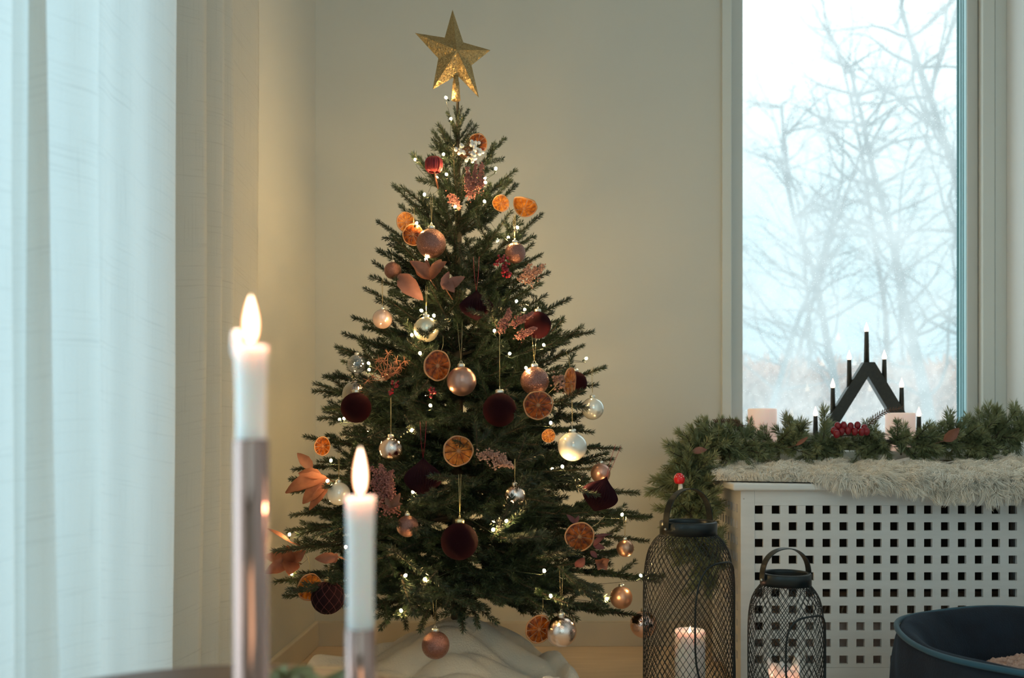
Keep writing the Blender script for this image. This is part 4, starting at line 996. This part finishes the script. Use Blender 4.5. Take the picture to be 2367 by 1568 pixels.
for k, (x, y) in enumerate([(1936, 985), (1950, 984), (1966, 986), (1982, 984), (1998, 990), (1928, 996), (1945, 998), (1960, 996), (1992, 999), (1976, 998), (2003, 998), (1934, 1004)]):
    q = P(x, y, 2.28 + rng.uniform(-.01, .01)); b = MB(); b.ball(q, S(8.5, 2.28), 14, 9, sc3=(.9, .9, 1.15)); part('berry', b, M['red_berry'], t, off=p)
b = MB(); b.tube([(-.04, .02, -.02), (.04, .02, -.012)], .002, 5); part('stem', b, M['bark'], t)
def cedar(label, path, m, Y, flat=1.0, n=16, lr=12):
    pts = spline([P(x, y, Y) for x, y in path], n); c_ = pts[0]; t = item('cedar_sprig', label, 'sprig', c_); b = MB(); b.tube(pts, .0012, 4); part('stem', b, M[m], t, off=c_)
    lf = MB()
    for i in range(2, n):
        for sg in (-1, 1):
            d = pts[i] - pts[i-1]; d /= np.linalg.norm(d); s_ = np.cross(d, (0, 1, 0)); dd = d * .8 + s_ * sg * .6; L_ = S(lr, Y) * (1.2 - i / n * .7); e_ = pts[i] + dd * L_ + (0, rng.uniform(-.004, .004), 0)
            lf.tube([pts[i], (pts[i] + e_) / 2, e_], [.0012, .0016, .0005], 4, flat=.5)
            for f_ in (.35, .65):
                for s2 in (-1, 1):
                    q = pts[i] + (e_ - pts[i]) * f_; lf.tube([q, q + dd * L_ * .3 + s_ * s2 * L_ * .2], [.0012, .0004], 3)
    part('foliage', lf, M[m], t, off=c_, stuff=True)
cedar('green cedar sprig hanging down over the sheepskin at the left', [(1700, 1040), (1722, 1058), (1738, 1078), (1748, 1104)], 'cedar', 2.24)
cedar('brown dried sprig sticking out left of the left pillar candle', [(1722, 985), (1700, 978), (1675, 974), (1652, 974)], 'cedar_brown', 2.36)
cedar('second brown dried sprig lying just behind the left pillar candle', [(1730, 992), (1712, 990), (1692, 984), (1680, 985)], 'cedar_brown', 2.38)
cedar('dark dried sprig arching up in front of the right pillar candle', [(2000, 990), (2022, 968), (2048, 952), (2082, 944)], 'cedar_brown', 2.30)

# pillar candles and candle arch on the sill
for lab, px, y, hh, Y in (('white pillar candle standing left in the window, glowing pinkish', 1762, 945, .075, 2.497), ('white pillar candle standing right of the candle arch, half hidden by the garland', 2081, 955, .080, 2.485)):
    tp = P(px, y, Y); r = S(33, Y); base = .5605; t = thing('pillar_candle', lab, 'candle', (tp[0], Y, base)); hz = tp[2] - base
    b = MB(); b.lathe([(.0001, hz - .006), (r * .6, hz - .006), (r * .85, hz - .003), (r * .95, hz), (r, hz - .003), (r * .995, .002), (r * .96, 0), (.0001, 0)], n=40); part('wax', b, M['led_wax'], t)
    b = MB(); b.tube([(0, 0, hz - .006), (0, 0, hz - .001)], .001, 6); part('wick', b, M['wick'], t)
AY = 2.555; ab = P(2004, 1030, AY); ab[2] = .5605
arch = thing('candle_arch', 'black A shaped candle arch with seven lit bulbs on the window sill', 'candle arch', tuple(ab))
def prism(b, poly, y0, y1):
    n = len(poly); V = [(x, y0, z) for x, z in poly] + [(x, y1, z) for x, z in poly]
    c0 = np.mean(V[:n], axis=0); c1 = np.mean(V[n:], axis=0); V += [tuple(c0), tuple(c1)]
    b.add(V, q=[(i, n + i, n + (i + 1) % n, (i + 1) % n) for i in range(n)], t=[(2*n, i, (i + 1) % n) for i in range(n)] + [(2*n+1, n + (i + 1) % n, n + i) for i in range(n)])
def pz(px, py): q = P(px, py, AY); return (q[0], q[2])
b = MB(); prism(b, [pz(1994, 838), pz(2004, 838), pz(2004, 871), pz(1935, 982), pz(1905, 1024), pz(1893, 1024), pz(1893, 1000)], AY - .012, AY + .012); part('arch_leg', b, M['arch'], arch, False, off=ab)
b = MB(); prism(b, [pz(2004, 838), pz(2019, 838), pz(2117, 1000), pz(2117, 1024), pz(2105, 1024), pz(2052, 952), pz(2004, 871)], AY - .011, AY + .013); part('arch_leg', b, M['arch'], arch, False, off=ab)
b = MB(); b.box((pz(1878, 0)[0], AY - .02, .5605), (pz(2132, 0)[0], AY + .02, .574)); part('base', b, M['arch'], arch, False, off=ab)
for px, top, bot in ((1885, 962, 1020), (1925, 897, 975), (1963, 832, 905), (2003, 767, 842), (2044, 831, 893), (2084, 896, 960), (2124, 963, 1020)):
    x = P(px, 0, AY)[0]; zt_, zb = P(0, top, AY)[2], P(0, bot, AY)[2]
    q = MB(); q.lathe([(.0001, zt_), (.0056, zt_), (.0058, zt_ - .002), (.0078, zb), (.0001, zb)], (x, AY, 0), 16); hold = part('candle_tube', q, M['arch'], arch, off=ab)
    q = MB(); q.lathe([(.0001, zt_ + .027), (.0012, zt_ + .023), (.0046, zt_ + .013), (.0062, zt_ + .007), (.0052, zt_ + .001), (.0001, zt_)], (x, AY, 0), 14); part('bulb', q, M['led'], hold, off=ab)
    if zb > .60:
        pass

# ------------------------------------------------------------------ mesh lanterns
def lantern(lab, px, Y, rpx, ring_r, ring_y, ring_h, neck_y, full_y, top_h, yaw, door, candle, N=30, lab_c=''):
    c_ = P(px, 0, Y); R = S(rpx, Y); z = lambda y: EYE - (y - HY) / F * Y
    t = thing('mesh_lantern', lab, 'lantern', (c_[0], Y, 0)); rr = S(ring_r, Y); zt_, zb = z(ring_y), z(ring_y + ring_h)
    b = MB(); b.lathe([(rr * .86, zb), (rr * 1.0, zb), (rr * 1.0, zt_ - .002), (rr * .97, zt_), (rr * .86, zt_), (rr * .84, zt_ - .003), (rr * .84, zb), (rr * .86, zb)], n=48); part('top_ring', b, M['black_metal'], t)
    zf = z(full_y); H0 = .012
    P_ = spline([(rr * .97, 0, zb), (R * .80, 0, zb - (zb - zf) * .17), (R * .93, 0, zb - (zb - zf) * .45), (R, 0, zf), (R * 1.005, 0, (zf + .06) * .5), (R, 0, .055), (R * .93, 0, .02), (R * .80, 0, .004)], 64)
    # keep the neck to shoulder turn tidy
    prof = np.stack([P_[:, 0], P_[:, 2]], 1); seg = np.linalg.norm(np.diff(prof, axis=0), axis=1); cum = np.concatenate([[0], np.cumsum(seg)]); tot = cum[-1]
    def at(s): return np.interp(s, cum, prof[:, 0]), np.interp(s, cum, prof[:, 1])
    b = MB(); K = 44; turn = tot / R * .66
    for sg in (-1, 1):
        for k in range(N):
            pts = []
            for i in range(K + 1):
                s = tot * i / K; r, zz = at(s); a = 2 * PI * k / N + sg * turn * s / tot; pts.append((r * math.cos(a), r * math.sin(a), zz))
            b.tube(pts, .00072, 4, cap=False)
    part('wire_mesh', b, M['black_metal'], t, stuff=True)
    b = MB(); b.lathe([(.0001, .003), (R * .80, .003), (R * .82, .006), (R * .82, .0005), (.0001, .0005)], n=40); part('base_plate', b, M['black_metal'], t)
    b = MB(); a0, a1, y0, y1 = door; A = (a0 + a1) / 2; hw = (a1 - a0) / 2; zt2, zb2 = z(y0), z(y1); pts = []
    hz = (zt2 - zb2) / 2; cz = (zt2 + zb2) / 2; wdt = R * hw
    rad = min(wdt * .95, hz * .8)
    for th in np.linspace(0, 2 * PI, 73)[:-1]:
        # superellipse outline
        cc, ss = math.cos(th), math.sin(th); e = .62
        u = abs(cc) ** e * (1 if cc > 0 else -1); v = abs(ss) ** (.62 * (wdt / hz) ** .0) * (1 if ss > 0 else -1)
        zz = cz + hz * v; i_ = np.argmin(np.abs(prof[10:, 1] - zz)) + 10; r = prof[i_, 0] + .0012
        a = A + u * hw; pts.append((r * math.sin(a), -r * math.cos(a), zz))
    b.tube(pts, .0021, 6, closed=True); part('door_frame', b, M['black_metal'], t)
    # carrying handle: flat strip bent to an arch
    b = MB(); hh = z(top_h) - (zt_ + zb) / 2; V = []; n = 30; wd = .0085
    for i in range(n + 1):
        th = PI * i / n; x = -math.cos(th) * (rr + .002) * (1 + .0 * math.sin(th)); zz = (zt_ + zb) / 2 + math.sin(th) ** .75 * hh
        for dy, dr in ((-wd, 0), (wd, 0), (wd, .0016), (-wd, .0016)):
            f = 1 + dr / rr; V.append((x * f, dy, zz + dr * math.sin(th)))
    Q = []
    for i in range(n):
        for j in range(4): Q.append((i*4+j, i*4+(j+1) % 4, (i+1)*4+(j+1) % 4, (i+1)*4+j))
    Q += [(0, 3, 2, 1), (n*4, n*4+1, n*4+2, n*4+3)]
    b.add(V, q=Q); h = part('handle', b, M['black_metal'], t, False); h.rotation_euler = (0, 0, yaw)
    for sg in (-1, 1):
        b = MB(); b.tube([(sg * (rr + .003), 0, (zt_ + zb) / 2), (sg * (rr + .0062), 0, (zt_ + zb) / 2)], [.0032, .0022], 10); q = part('rivet', b, M['rivet'], h)
    # the candle inside is a thing of its own
    cpx, ctop, cr, wavy = candle; cp = P(cpx, ctop, Y); r = S(cr, Y); hz = cp[2] - .0065
    t = thing('pillar_candle', lab_c, 'candle', (cp[0], Y, .0065))
    if wavy:
        b = MB(); n = 40; V = []
        for r_, zz in ((r, 0), (r, hz * .6), (r * 1.03, hz * .9)): V += [(r_ * math.cos(a), r_ * math.sin(a), zz) for a in np.arange(n) * 2 * PI / n]
        rim = [hz * (1 + .10 * math.sin(3 * a + .6) + .05 * math.sin(5 * a)) for a in np.arange(n) * 2 * PI / n]
        V += [(r * 1.10 * math.cos(a), r * 1.10 * math.sin(a), rim[i]) for i, a in enumerate(np.arange(n) * 2 * PI / n)]
        V += [(r * .98 * math.cos(a), r * .98 * math.sin(a), rim[i] - .001) for i, a in enumerate(np.arange(n) * 2 * PI / n)]
        V += [(r * .75 * math.cos(a), r * .75 * math.sin(a), hz * .80) for a in np.arange(n) * 2 * PI / n] + [(r * .01 * math.cos(a), r * .01 * math.sin(a), hz * .78) for a in np.arange(n) * 2 * PI / n]
        b.add(V, q=[(i*n+j, i*n+(j+1) % n, (i+1)*n+(j+1) % n, (i+1)*n+j) for i in range(6) for j in range(n)]); part('wax', b, M['wax'], t); wz = hz * .80
    else:
        b = MB(); b.lathe([(.0001, hz - .010), (r * .5, hz - .010), (r * .86, hz - .006), (r * .93, hz - .001), (r * .97, hz - .001), (r, hz - .006), (r, 0), (.0001, 0)], n=40); part('wax', b, M['wax'], t); wz = hz - .010
    b = MB(); b.tube([(0, 0, wz - .002), (.0006, 0, wz + .009)], .0009, 6); part('wick', b, M['wick'], t)
    b = MB(); b.lathe([(.0001, .0), (.0022, .002), (.0032, .006), (.0025, .010), (.0010, .014), (.0001, .017)], (0, 0, wz + .003), 14); part('flame', b, M['flame'], t); flame_light(t, wz + .012, .085 if wavy else .06)
lantern('large black wire mesh lantern standing left of the white storage box', 1591, 1.90, 103, 66, 1205, 30, 1235, 1350, 1131, .6, (-.02, 1.50, 1291, 1582), (1595, 1456, 35, False), N=46, lab_c='tall white pillar candle burning inside the large mesh lantern')
lantern('small black wire mesh lantern in front of the white storage box', 1816, 1.72, 85, 58, 1324, 28, 1352, 1442, 1269, .3, (-.26, 1.28, 1411, 1600), (1812, 1541, 34, True), N=36, lab_c='melted pillar candle with a wavy rim inside the small mesh lantern')

# ------------------------------------------------------------------ pet bed
def petbed():
    cx_, cy_, a_, b_ = .965, 1.625, .318, .26
    t = thing('pet_bed', 'dark navy velvet pet bed with petrol blue piping on the floor at lower right', 'pet bed', (cx_, cy_, 0))
    n = 96; TH = np.arange(n) * 2 * PI / n
    def rim(th): s = np.sin(th); return .222 + .014 * (s + 1) + .012 * np.cos(th - PI) + .003 * np.sin(5 * th)
    sec = [(.90, .0), (.97, .03), (1.015, .35), (1.02, .65), (1.0, .88), (.975, .985), (.93, 1.0), (.86, .93), (.78, .72), (.74, .50), (.72, .30), (.40, .24), (.02, .22)]
    V = []
    for k, (f, h) in enumerate(sec):
        rz = rim(TH); wob = 1 + .010 * np.sin(7 * TH + k * .7) + .012 * np.sin(11 * TH + 1.3 * k) + .006 * np.sin(23 * TH + 2.1 * k)
        V.append(np.stack([a_ * f * wob * np.cos(TH), b_ * f * wob * np.sin(TH), rz * h + .001], 1))
    m = len(sec); b = MB(); b.add(np.vstack(V), q=[(i*n+j, i*n+(j+1) % n, (i+1)*n+(j+1) % n, (i+1)*n+j) for i in range(m-1) for j in range(n)]); o = part('bolster', b, M['navy'], t)
    md = o.modifiers.new('smooth', 'SUBSURF'); md.levels = 1; md.render_levels = 2
    b = MB(); b.tube([(a_ * .985 * math.cos(x), b_ * .985 * math.sin(x), rim(x) * .975) for x in TH], .0052, 8, closed=True); part('piping', b, M['piping'], t, label='petrol blue piping round the rim')
    b = MB(); b.tube([(-.300, -.035, .236), (-.265, -.07, .229), (-.235, -.12, .224), (-.21, -.17, .2235)], [.0015, .003, .004, .0015], 6); part('crease', b, M['piping'], t)
    b = MB(); r_ = np.random.default_rng(2); n2 = 1500; q = np.sqrt(r_.random(n2)); th = r_.uniform(0, 2 * PI, n2)
    px = .20 * q * np.cos(th) + .015; py = .15 * q * np.sin(th) - .0; pz_ = .188 - .028 * q ** 4 + r_.uniform(-.003, .004, n2)
    b.ico(np.stack([px, py, pz_], 1), r_.uniform(.006, .010, n2)); b.ball((.015, 0, .135), 1, 30, 14, sc3=(.205, .155, .055)); part('cushion', b, M['fleece_pink'], t, stuff=True, label='curly pinkish fleece cushion')
petbed()

# ------------------------------------------------------------------ foreground table, holders, taper candles
tb = thing('side_table', 'dark brown wooden side table edge at the bottom left in the foreground', 'table', (-.23, .562, 0))
b = MB(); b.lathe([(.0001, .418), (.190, .418), (.196, .413), (.196, .403), (.190, .398), (.0001, .398)], n=72); part('tabletop', b, M['table'], tb)
for k in range(3):
    a = k * 2.1 + .4; b = MB(); b.tube([(.12 * math.cos(a), .12 * math.sin(a), .40), (.17 * math.cos(a), .17 * math.sin(a), .002)], [.013, .009], 10); part('leg', b, M['table'], tb)
def taper(lab, labh, px, Y, r, top, hold, hr, flame, drip):
    x = P(px, 0, Y)[0]; zt_ = P(0, top, Y)[2]; zh = P(0, hold, Y)[2]; z0 = .4185
    t = thing('candle_holder', labh, 'candle holder', (x, Y, z0)); H = zh - z0
    b = MB(); b.lathe([(.0001, 0), (.030, 0), (.030, .003), (.026, .005), (hr, .006), (hr, H - .001), (hr * .97, H), (hr * .93, H), (hr * .92, H - .02), (.0001, H - .021)], n=56); part('tube', b, M['copper_tube'], t)
    c_ = zh - .020; t = thing('taper_candle', lab, 'candle', (x, Y, c_ + .0005)); L = zt_ - c_
    b = MB(); b.lathe([(.0001, L - .003), (r * .5, L - .003), (r * .85, L - .001), (r * .95, L), (r * 1.01, L - .0015), (r * .98, L - .006), (r * .90, L - .03), (r * .88, .03), (hr * .88, .012), (hr * .85, 0), (.0001, 0)], n=40); wx = part('wax', b, M['wax'], t)
    if drip:
        b = MB(); b.lathe([(.0001, -.012), (.003, -.006), (.0033, .0), (.0030, .008), (.0018, .0105), (.0001, .011)], (-r * .88, -.001, L), 14); part('wax_drip', b, M['wax'], t)
    b = MB(); b.tube([(0, 0, L - .004), (.0003, 0, L + .003), (.0012, 0, L + .006)], .0009, 6); part('wick', b, M['wick'], t)
    fb, ft, fw = flame; z1 = P(0, fb, Y)[2] - c_; z2 = P(0, ft, Y)[2] - c_; fh = z2 - z1; fr = S(fw / 2, Y)
    pr = [(.0001, 0), (.45, .05), (.80, .16), (.98, .32), (.98, .48), (.80, .65), (.55, .80), (.28, .92), (.0001, 1.0)]
    pp = spline([(a, 0, b2) for a, b2 in pr], 24); b = MB(); b.lathe([(max(q[0], .0001 / fr) * fr, z1 + q[2] * fh) for q in pp], n=24); part('flame', b, M['flame'], t); flame_light(t, z1 + fh * .45, .075)
taper('taller white taper candle with a wax drip in the left foreground, burning', 'tall polished copper tube holder carrying the taller taper candle', 580, .62, S(38, .62), 801, 1016, S(40, .62), (797, 684, 36), True)
taper('shorter white taper candle right of the taller one, burning', 'short polished copper tube holder carrying the shorter taper candle', 833, .655, S(34.5, .655), 1149, 1452, S(35, .655), (1147, 1036, 31), False)
# greenery lying on the table
for lab, pts in (('blurred sprig of grey green eucalyptus on the table, between the candle holders', [(640, 1545), (690, 1520), (660, 1560), (720, 1550), (755, 1562)]), ('blurred eucalyptus leaves on the table right of the shorter holder', [(880, 1566), (905, 1550), (930, 1572)])):
    Yg = .70; c_ = P(pts[0][0], 1600, Yg); c_[2] = .4195; t = thing('eucalyptus_sprig', lab, 'leaves', tuple(c_)); b0 = MB()
    st_ = [np.array([c_[0], Yg, .422])]
    for i, (x, y) in enumerate(pts):
        q = P(x, y, Yg + rng.uniform(-.02, .02)); base = q + (rng.uniform(-.012, .012), 0, -.022)
        for j in range(3):
            b = MB(); e_ = base + np.array([rng.uniform(-.022, .022), rng.uniform(-.01, .01), rng.uniform(.010, .024)]); leaf(b, base, e_, .015, up=(rng.uniform(-.5, .5), -1, .3)); part('leaf', b, M['eucalyptus'], t, off=c_)
        st_.append(base)
    b0.tube(spline(st_, 20), .001, 4); part('stem', b0, M['bark'], t, off=c_)

# ------------------------------------------------------------------ outside
b = MB(); gx = np.linspace(-12, 34, 24); gy = np.linspace(2.9, 60, 24); V = []
for y in gy:
    for x in gx: V.append((x, y, -.35 + .02 * (y - 3) + .12 * math.sin(x * .4 + y * .3)))
Q = [(j*24+i, j*24+i+1, (j+1)*24+i+1, (j+1)*24+i) for j in range(23) for i in range(23)]; b.add(V, q=Q)
o = link('snowy_ground', b.mesh('snowy_ground', M['snow'], True)); o['kind'] = 'structure'
def bare_tree(lab, px, Y, hgt, lean, seed, r0, group=None):
    r_ = np.random.default_rng(seed); x = X_(px, Y); z0 = -.35 + .02 * (Y - 3) - .15; t = thing('bare_tree', lab, 'tree', (x, Y, z0), group)
    tr = MB(); br = MB(); tw = MB()
    def path(p, d, l, k, wob, up=0.02):
        pts = [np.array(p, float)]; d = np.array(d, float); d /= np.linalg.norm(d)
        for i in range(k):
            d = d + r_.normal(size=3) * wob + np.array([0, 0, up]); d /= np.linalg.norm(d); pts.append(pts[-1] + d * l / k)
        return np.array(pts)
    main = path((0, 0, 0), (lean, 0, 1), hgt, 14, .06); tr.tube(main, np.linspace(r0, r0 * .25, 15), 7)
    for i in range(3, 15):
        for _ in range(2 + (i > 6)):
            a = r_.uniform(0, 2 * PI); l = hgt * r_.uniform(.18, .38) * (1.25 - i / 18); d = (math.cos(a), math.sin(a) * .6, r_.uniform(.2, .9))
            p = path(main[i], d, l, 7, .16); br.tube(p, np.linspace(r0 * .26, r0 * .07, 8), 4, cap=False)
            for j in range(2, 8):
                for _2 in range(2):
                    q = path(p[j], (p[j] - p[j-1]) / l * 7 + r_.normal(size=3) * .7, l * r_.uniform(.2, .45), 4, .2, 0); tw.tube(q, np.linspace(r0 * .07, r0 * .03, 5), 3, cap=False)
    part('trunk', tr, M['outdoor_bark'], t); part('boughs', br, M['outdoor_bark'], t); part('twigs', tw, M['outdoor_bark'], t, stuff=True)
g = 'bare winter trees outside the window'
bare_tree('bare tree outside with its trunk behind the middle of the window', 1960, 15, 6.5, -.06, 1, .09)
bare_tree('bare tree outside at the right side of the window, leaning right', 2160, 13, 6.5, .02, 2, .10)
bare_tree('slender bare tree outside at the left edge of the window', 1745, 14, 5.5, .10, 3, .06)
bare_tree('bare tree outside leaning right, between the left edge and the middle trunk', 1810, 20, 8.0, .16, 4, .07)
bare_tree('thin bare tree outside between the middle trunk and the right one', 2050, 19, 9.0, .0, 5, .08)
bare_tree('large bare tree outside beyond the right frame, reaching boughs over the window', 2330, 10, 7.0, -.10, 6, .10)
bare_tree('distant bare tree outside behind the left half of the window', 1880, 26, 9.5, .03, 7, .08)
bare_tree('distant bare tree outside behind the right half of the window', 2110, 27, 9.5, -.04, 8, .08)
# frosted hedge
b = MB(); r_ = np.random.default_rng(9); n = 24000
x = r_.uniform(1.5, 13, n); y = r_.uniform(16, 20, n); zz0 = -.1 + r_.uniform(0, 1.75, n)
base = np.stack([x, y, zz0], 1); d = r_.normal(size=(n, 3)); d[:, 2] = np.abs(d[:, 2]) + .4; d /= np.linalg.norm(d, axis=1)[:, None]
b.needles(base, d, r_.uniform(.25, .60, n), .085); o = link('frosted_hedge', b.mesh('frosted_hedge', M['hedge'], False)); tag(o, 'pinkish frosted hedge across the lower part of the view outside', 'hedge'); o['kind'] = 'stuff'

# groups for things that repeat
for nm, gr in (('bauble', 'baubles hanging on the tree'), ('dried_orange_slice', 'dried orange slices on the tree'), ('paper_ornament', 'pleated paper ornaments on the tree'), ('heather_sprig', 'heather sprigs tucked into the tree'),
               ('bare_tree', 'bare winter trees outside the window'), ('mesh_lantern', 'black mesh lanterns on the floor'), ('pillar_candle', 'white pillar candles'), ('taper_candle', 'taper candles in the foreground'), ('candle_holder', 'copper tube candle holders'), ('cedar_sprig', 'cedar sprigs in the garland')):
    for o in COL.objects:
        if o.parent is None and o.name.split('.')[0] == nm: o['group'] = gr
